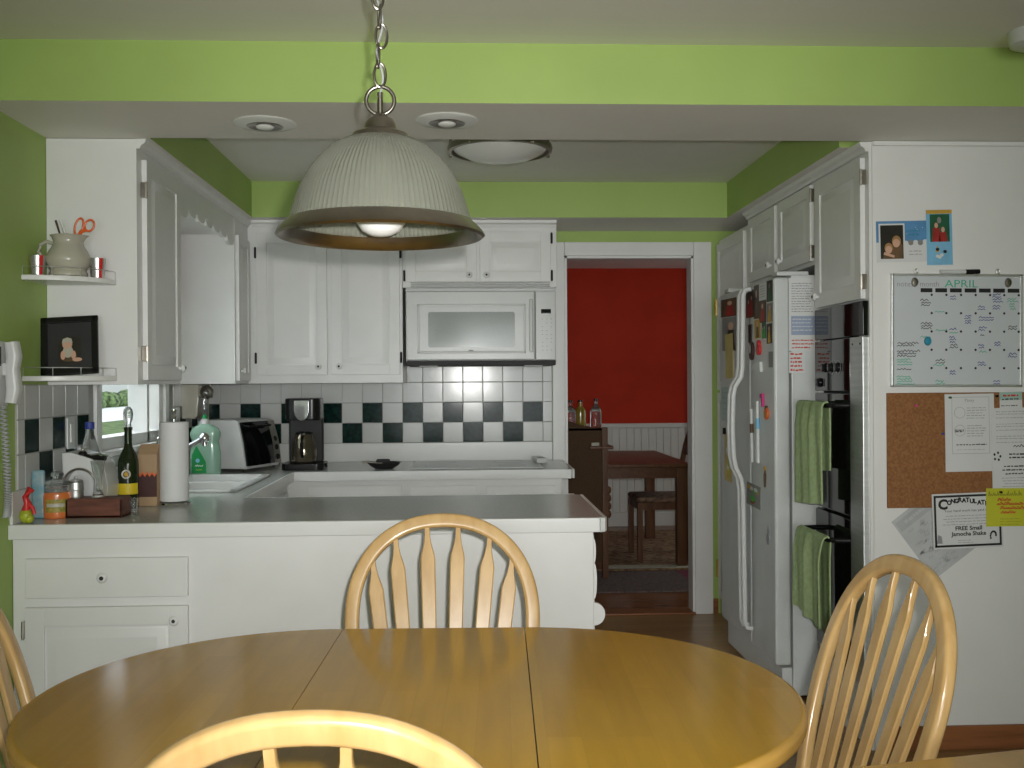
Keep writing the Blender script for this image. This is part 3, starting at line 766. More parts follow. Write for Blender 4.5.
# whiteboard calendar
x, z, w, h = rect_at(889.5, 274.5, 1020.5, 386.5)
c = thing('whiteboard', 'white dry-erase calendar board with APRIL in green', 'whiteboard', (x, YW, z-h/2))
TW = .008
pm = place((x, YW-.001, z), '-y', TW)
B().box(-w/2+.006, w/2-.006, -.012, 0, -h/2+.006, h/2-.006).build('panel', M['board'], c, place=pm, smooth=False)
b = B()
for (xa, xb, za, zb) in ((-w/2, w/2, h/2-.009, h/2), (-w/2, w/2, -h/2, -h/2+.009), (-w/2, -w/2+.009, -h/2, h/2), (w/2-.009, w/2, -h/2, h/2)):
    b.box(xa, xb, -.017, 0, za, zb, .002)
b.build('frame', M['steel'], c, place=pm)
for hx in (-w*.31, w*.315):
    b = B(); b.tube([(hx+.006*math.cos(a), -.012, h/2+.010+.008*math.sin(a)) for a in [2*PI*k/12 for k in range(12)]], .0022, 6, closed=True, up=(0, 1, 0)); b.box(hx-.005, hx+.005, -.016, -.008, h/2-.004, h/2+.004, .001)
    b.build('hook', M['steel'], c, place=pm)
def bx_(fx): return -w/2+fx*w
def bz_(fz): return h/2-fz*h
y = -.0123
cols = [.222, .334, .446, .558, .668, .777, .888]; cw = .09
b = B()
for q in cols: b.flat([(bx_(q), bz_(.163)), (bx_(q+cw), bz_(.163)), (bx_(q+cw), bz_(.127)), (bx_(q), bz_(.127))], 0, y=y)
for i, q in enumerate(cols):
    for j in range(5):
        fx, fz = q+cw-.005, .185+j*.162
        b.ell(bx_(fx), bz_(fz), .0045, .0045, 0, y)
text(b, 'notes', bx_(.04), bz_(.112), .028, 2, y, 'LEFT'); text(b, 'month', bx_(.215), bz_(.112), .028, 2, y, 'LEFT')
b.build('printed_grid', [M['ink'], M['inkl'], M['inkg']], c, place=pm, smooth=False)
b = B(); r = random.Random(4)
text(b, 'APRIL', bx_(.405), bz_(.118), .040, 0, y, 'LEFT', width=.255*w)
def notes(lst, mi):
    for (fx, fz, fw, nl) in lst:
        for k in range(nl): scrawl(b, bx_(fx)+r.uniform(0, .004), bz_(fz+.022*k)-.006, fw*w*r.uniform(.75, 1), .008, mi, y, r)
notes([(.33, .325, .10, 1), (.33, .49, .09, 1), (.215, .55, .10, 1), (.44, .51, .075, 1), (.88, .21, .085, 2), (.90, .255, .05, 3), (.04, .75, .13, 3), (.04, .90, .14, 4), (.32, .80, .10, 1), (.67, .68, .06, 1), (.335, .94, .08, 3)], 0)
notes([(.22, .225, .08, 3), (.22, .43, .09, 3), (.04, .605, .165, 2), (.04, .675, .18, 3), (.04, .835, .15, 1), (.335, .755, .085, 2), (.44, .62, .075, 2), (.67, .53, .04, 1), (.89, .455, .08, 2)], 1)
notes([(.44, .19, .05, 2), (.66, .28, .06, 2), (.77, .17, .08, 4), (.77, .275, .06, 2), (.66, .375, .12, 2), (.555, .36, .055, 4), (.66, .465, .065, 2), (.44, .48, .06, 1), (.44, .55, .05, 3), (.66, .62, .055, 2), (.78, .60, .055, 2), (.89, .70, .08, 2), (.66, .775, .065, 2), (.44, .855, .05, 2), (.775, .94, .06, 2)], 2)
b.build('handwriting', [M['mk_green'], M['ink'], M['mk_blue']], c, place=pm, smooth=False)
for q, fx in ((0, .175), (1, .888)):
    o = B().lathe([(0, 0), (.011, 0), (.013, .003), (.011, .009), (0, .011)], 24, (0, 0, 0), axis=(0, -1, 0), mx=Matrix.Diagonal((1, 1, 1.35, 1))).build('round_magnet', M['nickel'], place=pm @ Matrix.Translation((bx_(fx), -.0125, bz_(.075))))
    tag(o, ['grey oval magnet beside the printed word notes on the calendar', 'grey oval magnet at the upper right of the calendar board'][q], 'magnet', 'grey magnets on the calendar')
o = B().lathe([(0, 0), (.012, 0), (.014, .003), (.011, .009), (0, .011)], 24, axis=(0, -1, 0), mx=Matrix.Diagonal((1, 1, 1.2, 1))).build('round_magnet', M['teal'], place=pm @ Matrix.Translation((bx_(.275), -.0125, bz_(.595))))
tag(o, 'blue round magnet on the lower left of the calendar', 'magnet')
mk = thing('marker_pen', 'white and black dry-erase marker lying along the calendar top edge', 'marker', (x, YW-.01, z+h/2+.009))
m0 = (pm @ Matrix.Translation((bx_(.505), -.0095, h/2+.0085))).to_translation()
b = B(); b.cyl(m0+Vector((-.065, 0, 0)), m0+Vector((.03, 0, 0)), .008, 14); b.build('barrel', M['appl'], mk)
b = B(); b.cyl(m0+Vector((.03, 0, 0)), m0+Vector((.083, 0, .001)), .0088, 14); b.build('cap', M['blackp'], mk)

# cork board and papers
c0 = at(886, 393, YW); c1 = at(888, 508, YW)
cb = B(); cb.box(c0.x, c0.x+.86, YW-.010, YW-.0005, c1.z, c0.z, .002)
tag(cb.build('cork_board', M['cork']), 'brown frameless cork board pinned with papers', 'cork board')
x, z, w, h = rect_at(943.5, 394, 993, 471)
def dp1(b, w, h, y):
    a, d, e, g = -w*.36, w*.40, -h*.27, h*.46
    for (xa, xb, za, zb) in ((a, d, g-.0012, g), (a, d, e, e+.0012), (a, a+.0012, e, g), (d-.0012, d, e, g)): b.flat([(xa, za), (xb, za), (xb, zb), (xa, zb)], 1, y=y)
    text(b, 'Pansy', .0, h*.40, .016, 1, y)
    for (cz) in (h*.26, h*.03):
        n = 24
        for k in range(n):
            a0, a1 = 2*PI*k/n, 2*PI*(k+1)/n; R = .021; cx = -w*.20
            b.flat([(cx+R*math.cos(a0), cz+R*math.sin(a0)), (cx+R*math.cos(a1), cz+R*math.sin(a1)), (cx+R*.94*math.cos(a1), cz+R*.94*math.sin(a1)), (cx+R*.94*math.cos(a0), cz+R*.94*math.sin(a0))], 1, y=y)
        lines(b, -w*.06, w*.34, cz+.016, 5, .0095, .0025, 1, y, rr)
    lines(b, -w*.30, -w*.10, h*.03, 2, .006, .004, 2, y, rr)
    lines(b, -w*.28, w*.34, -h*.16, 1, .01, .004, 2, y, rr, jitter=0); lines(b, -w*.26, w*.3, -h*.22, 1, .01, .0015, 1, y, rr, jitter=0)
printed('pinned_paper', 'white printed sheet with two circle drawings pinned to the cork board', 'paper', (x, YW-.0105, z), '-y', w, h, -.01, [M['paper'], M['inkg'], M['ink']], dp1, 'papers on the white wall')
x, z, w, h = rect_at(998, 392, 1020.5, 408)
def dp2(b, w, h, y):
    b.flat([(-w/2, 0), (w/2, 0), (w/2, h/2), (-w/2, h/2)], 1, y=y)
    lines(b, -w*.35, w*.4, h*.22, 1, .01, .007, 2, y-.0002, rr); lines(b, -w*.4, w*.35, h*.02, 1, .01, .005, 3, y-.0002, rr); lines(b, -w*.45, w*.4, -h*.36, 1, .01, .003, 3, y-.0002, rr)
printed('business_card', 'small pale green card with red print at the cork board top', 'card', (x, YW-.0105, z), '-y', w, h, -.02, [M['paper'], mat('pale_green_print', (.36, .52, .46), .5), M['mk_red'], M['ink']], dp2)
a = at(990.5, 409, YW); d = at(988, 488, YW)
x, z, w, h = a.x+.105, (a.z+d.z)/2-.0, .215, a.z-d.z+.01
def dp3(b, w, h, y):
    for k in range(6): lines(b, -w*.42, w*.42, h*(.45-.075*k), 1 if k % 2 else 2, .009, .0022, 1, y, rr)
    scrawl(b, -w*.12, h*.02, .06, .012, 2, y, rr)
    text(b, 'THANK YOU FOR YOUR', w*.04, -h*.085, .0105, 2, y) if False else lines(b, -w*.2, w*.3, -h*.075, 2, .013, .006, 2, y, rr)
    for k in range(5): b.ell(-w*.41+.012*math.cos(k*1.3), -h*.09+.014*math.sin(k*1.3), .004, .005, 2, y)
    lines(b, -w*.33, w*.42, -h*.22, 3, .014, .005, 2, y, rr, True, .4)
    lines(b, -w*.38, w*.42, -h*.36, 4, .0105, .0022, 1, y, rr, True, .3)
printed('pinned_paper', 'long white letter sheet above the yellow note at the right', 'paper', (x, YW-.0125, z), '-y', w, h, -.015, [M['paper'], M['inkg'], M['ink']], dp3, 'papers on the white wall')
# grey tilted sheet
q = [at(892, 522, YW), at(933, 490, YW), at(972, 548, YW), at(936, 579, YW)]
cen = sum(q, Vector())/4; ww = (q[1]-q[0]).length; hh = (q[3]-q[0]).length; tl = -math.atan2(q[1].z-q[0].z, q[1].x-q[0].x)
def dp4(b, w, h, y):
    b.flat([(-w*.46, h*.30), (w*.46, h*.30), (w*.46, h*.45), (-w*.46, h*.45)], 1, y=y)
    lines(b, -w*.3, w*.3, h*.36, 1, .01, .012, 0, y-.0002, rr)
    for k in range(60): scrawl(b, rr.uniform(-w*.44, w*.36), rr.uniform(-h*.46, h*.24), .02, .010, 1, y, rr, 5)
printed('pinned_paper', 'grey tilted printed sheet partly behind the award certificate', 'paper', (cen.x, YW-.0005 , cen.z), '-y', ww, hh, tl, [M['paper2'], M['inkl']], dp4, 'papers on the white wall')
# certificate
q0 = at(931, 493, YW); q1 = at(1001, 547, YW)
w, h = q1.x-q0.x, q0.z-q1.z
def dp5(b, w, h, y):
    t = .008; m = .006
    for (xa, xb, za, zb) in ((-w/2+m, w/2-m, h/2-m-t, h/2-m), (-w/2+m, w/2-m, -h/2+m, -h/2+m+t), (-w/2+m, -w/2+m+t, -h/2+m, h/2-m), (w/2-m-t, w/2-m, -h/2+m, h/2-m)): b.flat([(xa, za), (xb, za), (xb, zb), (xa, zb)], 1, y=y)
    text(b, 'C', -w*.415, h*.225, .050, 1, y, 'LEFT', bold=.0022)
    s = 'ONGRATULATIONS'; xx = -w*.29
    for i, ch in enumerate(s):
        text(b, ch, xx, h*(.30+.035*math.sin(i*.45)+(.012 if i % 2 else 0)), .022, 1, y, 'LEFT', bold=.0013); xx += w*.0545 if ch != 'I' else w*.03
    text(b, 'Your hard work has paid off!', 0, h*.165, .0125, 1, y, width=w*.66)
    lines(b, -w*.38, w*.38, h*.085, 4, .0105, .0022, 2, y, rr, True)
    text(b, 'FREE Small', w*.01, -h*.17, .021, 1, y, bold=.0006, width=w*.38)
    text(b, 'Jamocha Shake', w*.01, -h*.27, .021, 1, y, bold=.0006, width=w*.50)
    lines(b, -w*.15, w*.1, -h*.36, 2, .008, .002, 2, y, rr)
    # small curled ornaments in the lower corners
    for k in range(10):
        a = k/9*3.6; R = .010+.0012*k
        b.ell(w*.37+R*math.cos(a)*.7, -h*.29+R*math.sin(a), .0035, .004, 1, y)
    b.flat([(-w*.45, -h*.40), (-w*.37, -h*.40), (-w*.38, -h*.27), (-w*.43, -h*.24)], 2, y=y)
printed('certificate', 'white certificate with black border reading CONGRATULATIONS', 'certificate', ((q0.x+q1.x)/2, YW-.0115, (q0.z+q1.z)/2), '-y', w, h, -.03, [M['paper'], M['ink'], M['inkg']], dp5)
q0 = at(984, 488, YW); h = q0.z-at(985, 526, YW).z; w = .175
def dp6(b, w, h, y):
    r = random.Random(9)
    for k in range(8): scrawl(b, -w*.45+k*.016, h*.30, .014, .02, 2, y, r, 4)
    for k, (a, l) in enumerate(((-.26, .3), (-.28, .62), (-.2, .6), (-.20, .34))):
        scrawl(b, a*w, h*(.17-.11*k), l*w, .013, 1, y, r); scrawl(b, a*w+.004, h*(.17-.11*k), l*w*.9, .012, 1, y-.0001, r)
    lines(b, -w*.2, w*.3, -h*.31, 3, .01, .002, 2, y, r)
printed('sticky_note', 'yellow note sheet with red handwriting overlapping the certificate', 'note', (q0.x+w/2, YW-.0145, q0.z-h/2), '-y', w, h, .0, [M['yellow'], M['mk_red'], mat('olive_print', (.25, .25, .02), .6)], dp6)
# push pins
def pin(px, py, m, label, dep=.0125):
    p = at(px, py, YW); o = B().lathe([(0, 0), (.004, 0), (.0035, .004), (.0025, .006), (.0045, .010), (0, .0105)], 12, (p.x, YW-dep, p.z), axis=(0, -1, 0)).build('push_pin', m); tag(o, label, 'pin', 'push pins on the cork board')
pin(914, 405.5, M['pink'], 'pink push pin on the bare upper cork board', .010)
pin(941, 433.5, M['mk_blue'], 'dark blue push pin beside the left edge of the circle sheet', .010)
pin(948, 397.5, M['pgreen'], 'dark green push pin in the top left of the circle sheet', .0117)
pin(994.5, 396, M['blackp'], 'black push pin between the circle sheet and green card', .0117)
pin(998, 491.5, M['blackp'], 'black push pin holding the yellow note', .0158)

# ------------------------------------------------------------------ things on the refrigerator
def fr_rect(px0, py0, px1, py1):
    pc = atX((px0+px1)/2, (py0+py1)/2, FX)
    a = atX(px0, py0, FX); d = atX(px1, py1, FX)
    zc = pc.z; hgt = (py1-py0)/F*pc.y
    return pc.y, zc, abs(a.y-d.y), hgt
def fr_sheet(label, rect, mats, style, cat='photo', name='photo_print', dep=.0008):
    Y, Z, w, h = fr_rect(*rect); w *= 1.12; h *= 1.07
    seed = rnd.randrange(9999)
    def dr_(b, w, h, y):
        r = random.Random(seed)
        if style == 'people':
            b.flat([(-w*.44, -h*.45), (w*.44, -h*.45), (w*.44, h*.45), (-w*.44, h*.45)], 1, y=y)
            for cx in (-w*.18, w*.18):
                hh = h*r.uniform(.45, .6)
                b.flat([(cx-w*.15, -h*.45), (cx+w*.15, -h*.45), (cx+w*.11, -h*.45+hh), (cx-w*.11, -h*.45+hh)], 2, y=y-.0003)
                b.ell(cx, -h*.45+hh+h*.07, w*.07, h*.075, 3, y-.0005)
        elif style == 'one':
            b.flat([(-w*.44, -h*.46), (w*.44, -h*.46), (w*.44, h*.46), (-w*.44, h*.46)], 1, y=y)
            b.flat([(-w*.26, -h*.46), (w*.26, -h*.46), (w*.16, h*.12), (-w*.16, h*.12)], 2, y=y-.0003); b.ell(0, h*.24, w*.14, h*.12, 3, y-.0005)
        elif style == 'text':
            for k in range(5): scrawl(b, -w*.38, h*(.32-.16*k), w*.7, h*.07, 1, y, r, 7)
        elif style == 'blobs':
            for k in range(10): b.ell(r.uniform(-w*.35, w*.35), r.uniform(-h*.36, h*.36), w*.14, h*.09, 1+k % (len(mats)-1), y-.0001*k)
    return printed(name, label, cat, (FX-.0003, Y, Z), '-x', w, h, r_t(), mats, dr_, 'photos and papers on the refrigerator', dep)
_t = random.Random(2)
def r_t(): return _t.uniform(-.03, .03)
S_ = M
fr_sheet('dark red photo at the top of the freezer door', (722, 299, 738, 316), [S_['pdark'], S_['pbrown'], S_['pred'], S_['skin']], 'one')
fr_sheet('grey photo of a person under the dark red photo', (723, 318, 739, 350), [S_['pgrey'], S_['pgrey'], S_['pdark'], S_['skin']], 'one')
fr_sheet('narrow cream yellow paper strip on the freezer door', (726, 335, 733, 377), [S_['ribbon']], None, 'paper', 'paper_strip', .002)
fr_sheet('pale teal notepad sheet low on the freezer door', (722, 388, 730, 420), [mat('pale_teal_paper', (.42, .52, .50), .5), S_['inkg']], 'text', 'paper', 'note_sheet')
fr_sheet('cream and yellow leaflet held by black clips', (725, 434, 732, 480), [S_['ribbon'], S_['paper'], S_['lime'], S_['gold']], 'blobs', 'paper', 'leaflet')
fr_sheet('tall photo of people in red beside the door handle', (746.5, 291, 754, 317), [S_['pbrown'], S_['pdark'], S_['pred'], S_['skin']], 'people')
fr_sheet('dark brown narrow photo left of the scribbled white paper', (754.3, 286, 759, 318), [S_['pbrown'], S_['pdark'], S_['pbrown'], S_['skin']], 'one')
fr_sheet('white scribbled paper at the refrigerator door top', (759.5, 284, 766, 299.5), [S_['paper'], S_['inkg']], 'text', 'paper', 'note_sheet')
fr_sheet('very dark photo in the top corner nearest the oven', (767, 281, 772.5, 301), [S_['pdark'], S_['pdark'], S_['pgreen'], S_['pgrey']], 'one')
fr_sheet('photo of a child in red below the scribbled paper', (759.5, 301, 766, 322), [S_['pdark'], S_['pbrown'], S_['pred'], S_['skin']], 'one')
fr_sheet('light photo with a yellow figure on the door edge', (767, 303, 773, 322), [S_['paper2'], S_['pgrey'], S_['gold'], S_['skin']], 'one')
fr_sheet('small golden photo below the photo of people in red', (755, 320, 760.5, 338), [S_['gold'], S_['gold'], S_['pbrown'], S_['skin']], 'one')
fr_sheet('small green photo right of the golden photo', (762, 322.5, 766, 338), [S_['pgreen'], S_['pgreen'], S_['grn'], S_['paper']], 'people')
fr_sheet('brown photo on the door edge beside the green photo', (767, 324, 772, 343), [S_['pbrown'], S_['pdark'], S_['gold'], S_['skin']], 'one')
fr_sheet('small grey card low on the door edge near the oven', (769, 352, 773, 367), [S_['pgrey'], S_['inkg']], 'text', 'card', 'note_sheet')
fr_sheet('bright green and red picture below the marker pens', (748, 485, 760, 506), [S_['pgrey'], S_['grn'], S_['gold'], S_['pred'], S_['grn'], S_['paper']], 'blobs', 'picture', 'picture_magnet', .003)
def fr_shape(name, label, cat, px, py, polys, mats, dep=.006, group='magnets on the refrigerator'):
    p = atX(px, py, FX)
    b = B()
    for (pts, mi) in polys: b.prism(pts, -dep-.0004*mi, -.0003, mi, bev=.0008)
    o = b.build(name, mats, place=place((FX, p.y, p.z), '-x')); tag(o, label, cat, group)
def el(cx, cz, rx, rz, n=14): return [(cx+rx*math.cos(2*PI*k/n), cz+rz*math.sin(2*PI*k/n)) for k in range(n)]
fr_shape('figure_magnet', 'dark cutout figure in a jacket beside the door handle', 'magnet', 751, 331, [([(-.022, -.055), (.02, -.055), (.026, .03), (-.026, .03)], 0), (el(0, .045, .014, .017), 1)], [S_['pdark'], S_['pgrey']])
fr_shape('mitten_magnet', 'dark red oval mitten magnet under the jacket figure', 'magnet', 753, 351, [(el(0, 0, .030, .042), 0), (el(-.008, .01, .012, .022), 1)], [S_['maroon'], S_['paper']], .012)
fr_shape('mitten_magnet', 'bright red mitten magnet right of the dark one', 'magnet', 760, 348, [(el(0, -.008, .026, .024), 0), (el(0, .018, .018, .018), 0)], [S_['redp']], .012)
fr_shape('clip_magnet', 'white plastic clip magnet below the red mitten', 'magnet', 759, 367, [([(-.075, .016), (-.02, .014), (.0, .022), (.055, .022), (.06, -.022), (.0, -.02), (-.02, -.012), (-.075, -.014)], 0)], [S_['appl']], .014)
fr_shape('hook_magnet', 'pink curled magnet above the fruit magnet', 'magnet', 763, 400, [([(-.02, .026), (.02, .03), (.022, -.03), (.004, -.03), (.0, .008), (-.02, .01)], 0)], [S_['pink']], .01)
fr_shape('fruit_magnet', 'orange and yellow fruit magnet below the pink magnet', 'magnet', 767.5, 413.5, [(el(0, 0, .026, .027), 0), (el(.002, -.004, .015, .016), 1), ([(-.012, .02), (.012, .02), (.004, .034), (-.004, .034)], 2)], [S_['orange'], S_['gold'], S_['pbrown']], .01)
fr_shape('figure_magnet', 'small brown dancing figure magnet on the refrigerator door', 'magnet', 765.5, 477, [([(-.008, -.045), (.006, -.045), (.014, .01), (.004, .03), (-.012, .01)], 0), (el(0, .038, .009, .010), 1)], [S_['pbrown'], S_['gold']], .006)
fr_shape('figure_magnet', 'grey cat shaped magnet lowest on the refrigerator door', 'magnet', 769, 536, [(el(0, -.012, .022, .026), 0), (el(.004, .022, .013, .013), 0), ([(-.004, .03), (.002, .046), (.006, .032)], 0), ([(.008, .032), (.014, .046), (.016, .028)], 0)], [S_['inkg']], .006)
for (px, lab) in ((725.5, 'black clip magnet at the left top of the leaflet'), (731, 'black clip magnet at the right top of the leaflet')):
    fr_shape('clip_magnet', lab, 'magnet', px, 431, [([(-.012, -.016), (.012, -.016), (.009, .016), (-.009, .016)], 0)], [S_['blackp']], .012)
for (px, py0, py1, m, lab) in ((751.5, 409, 462, 'paper', 'white marker pen with a brown band on the refrigerator'), (757.5, 401, 463, 'paper', 'white marker pen with a blue band on the refrigerator')):
    p0 = atX(px, py0, FX-.008); p1 = atX(px+1, py1, FX-.008)
    t = thing('marker_pen', lab, 'marker', (FX-.009, (p0.y+p1.y)/2, p1.z), group='marker pens on the refrigerator')
    q0 = Vector((FX-.009, p0.y, p0.z)); q1 = Vector((FX-.009, p1.y, p1.z))
    B().cyl(q0.lerp(q1, .32), q1, .008, 12).build('barrel', M['appl'], t)
    B().cyl(q0, q0.lerp(q1, .32), .0085, 12).build('cap', M['appl'], t)
    B().cyl(q0.lerp(q1, .28), q0.lerp(q1, .45), .0088, 12).build('band', M['clblue'] if 'blue' in lab else M['pbrown'], t)
# papers on the near side of the refrigerator
def side_sheet(label, px0, py0, px1, py1, draw, mats):
    a = at(px0, py0, FY0); d = at(px1, py1, FY0)
    printed('note_sheet', label, 'paper', ((a.x+d.x)/2, FY0-.0003, (a.z+d.z)/2), '-y', d.x-a.x, a.z-d.z, 0, mats, draw, 'sheets on the refrigerator side')
def ds1(b, w, h, y):
    lines(b, -w*.4, w*.4, h*.42, 12, h*.035, h*.012, 1, y, rr)
    b.flat([(-w*.42, -h*.28), (w*.42, -h*.28), (w*.42, -h*.02), (-w*.42, -h*.02)], 2, y=y)
    lines(b, -w*.38, w*.38, -h*.07, 4, h*.05, h*.012, 0, y-.0003, rr)
    lines(b, -w*.4, w*.42, -h*.36, 3, h*.05, h*.018, 3, y, rr)
side_sheet('printed sheet with a blue panel on the refrigerator side', 788.5, 278, 817, 351, ds1, [M['paper'], M['inkg'], mat('pale_blue_panel', (.30, .36, .48), .5), M['mk_red']])
def ds2(b, w, h, y): lines(b, -w*.42, w*.42, h*.36, 5, h*.19, h*.09, 1, y, rr)
side_sheet('small sheet with red text below the blue panelled sheet', 789, 352, 805, 373, ds2, [M['paper'], M['mk_red']])

# ------------------------------------------------------------------ pendant lamp
PX, PY = at(381, 230, 2.05).x, 2.05
lamp = thing('pendant_lamp', 'ribbed glass dome pendant lamp with nickel rim over the table', 'lamp', (PX, PY, 1.655))
po = [(.052, 1.860), (.072, 1.853), (.098, 1.838), (.124, 1.813), (.146, 1.783), (.162, 1.75), (.173, 1.715), (.180, 1.688)]
pi_ = [(r_-.0045, z_-.002) for r_, z_ in po][::-1]
b = B(); b.lathe(po+pi_+[po[0]], 216, (PX, PY, 0), ribs=1, rib=.0018); b.build('shade', M['ribglass'], lamp)
b = B(); b.lathe([(.176, 1.690), (.182, 1.692), (.192, 1.684), (.204, 1.671), (.2075, 1.664), (.202, 1.660), (.193, 1.664), (.183, 1.677), (.176, 1.690)], 96, (PX, PY, 0)); b.build('rim', M['nickel'], lamp)
b = B(); b.lathe([(0, 1.908), (.010, 1.908), (.014, 1.902), (.026, 1.896), (.031, 1.886), (.033, 1.876), (.042, 1.872), (.055, 1.866), (.058, 1.858), (.05, 1.854), (0, 1.856)], 48, (PX, PY, 0)); b.build('cap', M['nickel'], lamp)
b = B(); b.cyl((PX, PY, 1.80), (PX, PY, 1.857), .022, 20); b.build('socket', M['opal'], lamp)
b = B(); b.lathe([(0, 1.662), (.02, 1.6645), (.037, 1.673), (.049, 1.69), (.053, 1.71), (.048, 1.735), (.036, 1.757), (.022, 1.776), (.017, 1.80), (0, 1.80)], 40, (PX, PY, 0)); b.build('bulb', M['bulb'], lamp)
b = B(); b.tube([(PX+.028*math.cos(a), PY+.003, 1.935+.028*math.sin(a)) for a in [2*PI*k/28 for k in range(28)]], .0042, 10, closed=True, up=(0, 1, 0)); b.cyl((PX, PY, 1.905), (PX, PY, 1.95), .006, 10); b.build('loop', M['nickel'], lamp)
b = B(); zc = 1.985; k = 0
while zc < 2.415:
    ang = 0.25 if k % 2 == 0 else 1.82
    pts = []
    for q in range(20):
        a = 2*PI*q/20; u = .0115*math.cos(a); vv = .024*math.sin(a)
        pts.append((PX+u*math.cos(ang)-.004*math.sin(k*2.1), PY+u*math.sin(ang), zc+vv))
    b.tube(pts, .0028, 8, closed=True, up=(-math.sin(ang), math.cos(ang), 0)); zc += .039; k += 1
b.build('chain', M['nickel'], lamp)
b = B(); b.tube([(PX+.006*math.sin(t*.9), PY+.006*math.cos(t*.9), 1.95+t*.0163) for t in range(30)], .0024, 6); b.build('cord', M['inkl'], lamp)
b = B(); b.lathe([(0, 2.405), (.012, 2.405), (.03, 2.415), (.06, 2.43), (.064, 2.439), (0, 2.439)], 40, (PX, PY, 0)); b.build('ceiling_canopy', M['nickel'], lamp)
# recessed lights in beam
def recessed(px, py, label):
    p = atZ(px, py, SOF)
    t = thing('recessed_light', label, 'light', (p.x, p.y, SOF-.04), group='recessed lights under the beam')
    b = B(); b.lathe([(.062, 0), (.103, -.0005), (.105, -.003), (.10, -.006), (.075, -.010), (.062, -.012), (.062, 0)], 40, (p.x, p.y, SOF-.0005)); b.build('trim_ring', M['opal'], t)
    b = B(); b.lathe([(.0, -.002), (.06, -.003), (.0615, -.012), (.056, -.014), (.04, -.009), (0, -.008)], 40, (p.x, p.y, SOF-.0005)); b.build('reflector', M['nickel'], t)
    b = B(); b.ball((p.x, p.y, SOF-.014), .03, 20, sc=(1, 1, .3)); b.build('bulb', M['opal'], t)
recessed(265, 123, 'white recessed light in the beam left of the pendant chain')
recessed(447, 120, 'white recessed light in the beam right of the pendant chain')
# flush ceiling lamp
p = at(500, 145, 4.15); cx, cy = p.x, 4.15
t = thing('ceiling_lamp', 'round flush ceiling lamp with opal bowl and nickel band', 'lamp', (cx, cy, 2.30))
zr = 1.37+(382-146)*4.10/F
b = B(); b.lathe([(0, zr-.055), (.07, zr-.050), (.13, zr-.036), (.18, zr-.012), (.196, zr+.004), (.19, zr+.01), (0, zr+.012)], 64, (cx, cy, 0)); b.build('bowl', M['opal'], t)
b = B(); b.lathe([(.198, zr-.016), (.210, zr-.014), (.214, zr+.0), (.210, zr+.012), (.198, zr+.014), (.198, zr-.016)], 64, (cx, cy, 0)); b.build('band', M['nickel'], t)
b = B(); b.lathe([(0, zr+.012), (.165, zr+.012), (.168, CEIL-.001), (0, CEIL-.001)], 64, (cx, cy, 0)); b.build('pan', M['opal'], t)
for a in (-.95, -2.2, .35, 2.8):
    b = B(); q = Vector((cx+.214*math.cos(a), cy+.214*math.sin(a), 0)); b.cyl(q+Vector((0, 0, zr-.012)), q+Vector((0, 0, CEIL-.002)), .006, 10); b.ball(q+Vector((0, 0, zr-.012)), .008, 10); b.build('post', M['nickel'], t)
# ceiling smoke alarm at the top right
p = atZ(1037, 31, CEIL)
b = B(); b.lathe([(0, -.05), (.055, -.05), (.078, -.040), (.084, -.006), (.084, 0), (0, 0)], 36, (p.x, p.y, CEIL-.0005)); tag(b.build('smoke_alarm', M['appl']), 'white round smoke alarm on the ceiling at the far right', 'smoke alarm')

# ------------------------------------------------------------------ dining table
TX, TY = -.100, 2.058
tb = thing('dining_table', 'oval honey oak dining table with a center leaf', 'table', (TX, TY, 0), math.radians(-2))
RA, RB, HL = .535, .535, .2285     # half-ellipse ends joined by a leaf
def half(sg):
    pts = [(sg*HL, -RB)]
    for k in range(1, 48):
        a = -PI/2+PI*k/48; pts.append((sg*(HL+RA*math.cos(a)), RB*math.sin(a)))
    pts.append((sg*HL, RB)); return pts
XY = Matrix(((1, 0, 0, 0), (0, 0, 1, 0), (0, 1, 0, 0), (0, 0, 0, 1)))
def slab(poly, z0, z1, bev):
    t = bmesh.new(); vs = [t.verts.new((x, y, z0)) for x, y in poly]; f = t.faces.new(vs); f.normal_update()
    r_ = bmesh.ops.extrude_face_region(t, geom=[f])
    for v in [e for e in r_['geom'] if isinstance(e, bmesh.types.BMVert)]: v.co.z = z1
    bmesh.ops.recalc_face_normals(t, faces=t.faces)
    n = len(poly)
    es = [e for e in t.edges if abs(e.verts[0].co.z-e.verts[1].co.z) < 1e-6 and not (abs(e.verts[0].co.x) <= HL+.004 and abs(e.verts[1].co.x) <= HL+.004 and abs(e.verts[0].co.x-e.verts[1].co.x) < 1e-5)]
    bmesh.ops.bevel(t, geom=es, offset=bev, segments=4, profile=.5, affect='EDGES')
    for f in t.faces:
        f.material_index = 0 if f.normal.z > .9 else 1
    return t
for sg in (-1, 1):
    b = B(); t = slab([(x+(.0012*sg), y) for x, y in half(sg)], .715, .75, .012)
    me = bpy.data.meshes.new('t'); t.to_mesh(me); t.free(); b.bm.from_mesh(me); bpy.data.meshes.remove(me)
    b.build('tabletop_end', [M['table'], M['table_edge']], tb, local=True)
b = B(); t = slab([(-HL+.0005, -RB), (HL-.0012, -RB), (HL-.0012, RB), (-HL+.0005, RB)], .715, .75, .012)
me = bpy.data.meshes.new('t'); t.to_mesh(me); t.free(); b.bm.from_mesh(me); bpy.data.meshes.remove(me)
b.build('leaf', [M['table'], M['table_edge']], tb, local=True)
ap = [(.80*math.cos(2*PI*k/48)*(.78), .40*math.sin(2*PI*k/48)) for k in range(48)]
b = B(); b.sweep([(x, y, .68) for x, y in ap], rrect(.07, .02, .003, 1), (0, 0, 1), closed=True); b.build('apron', M['oakx'], tb, local=True)
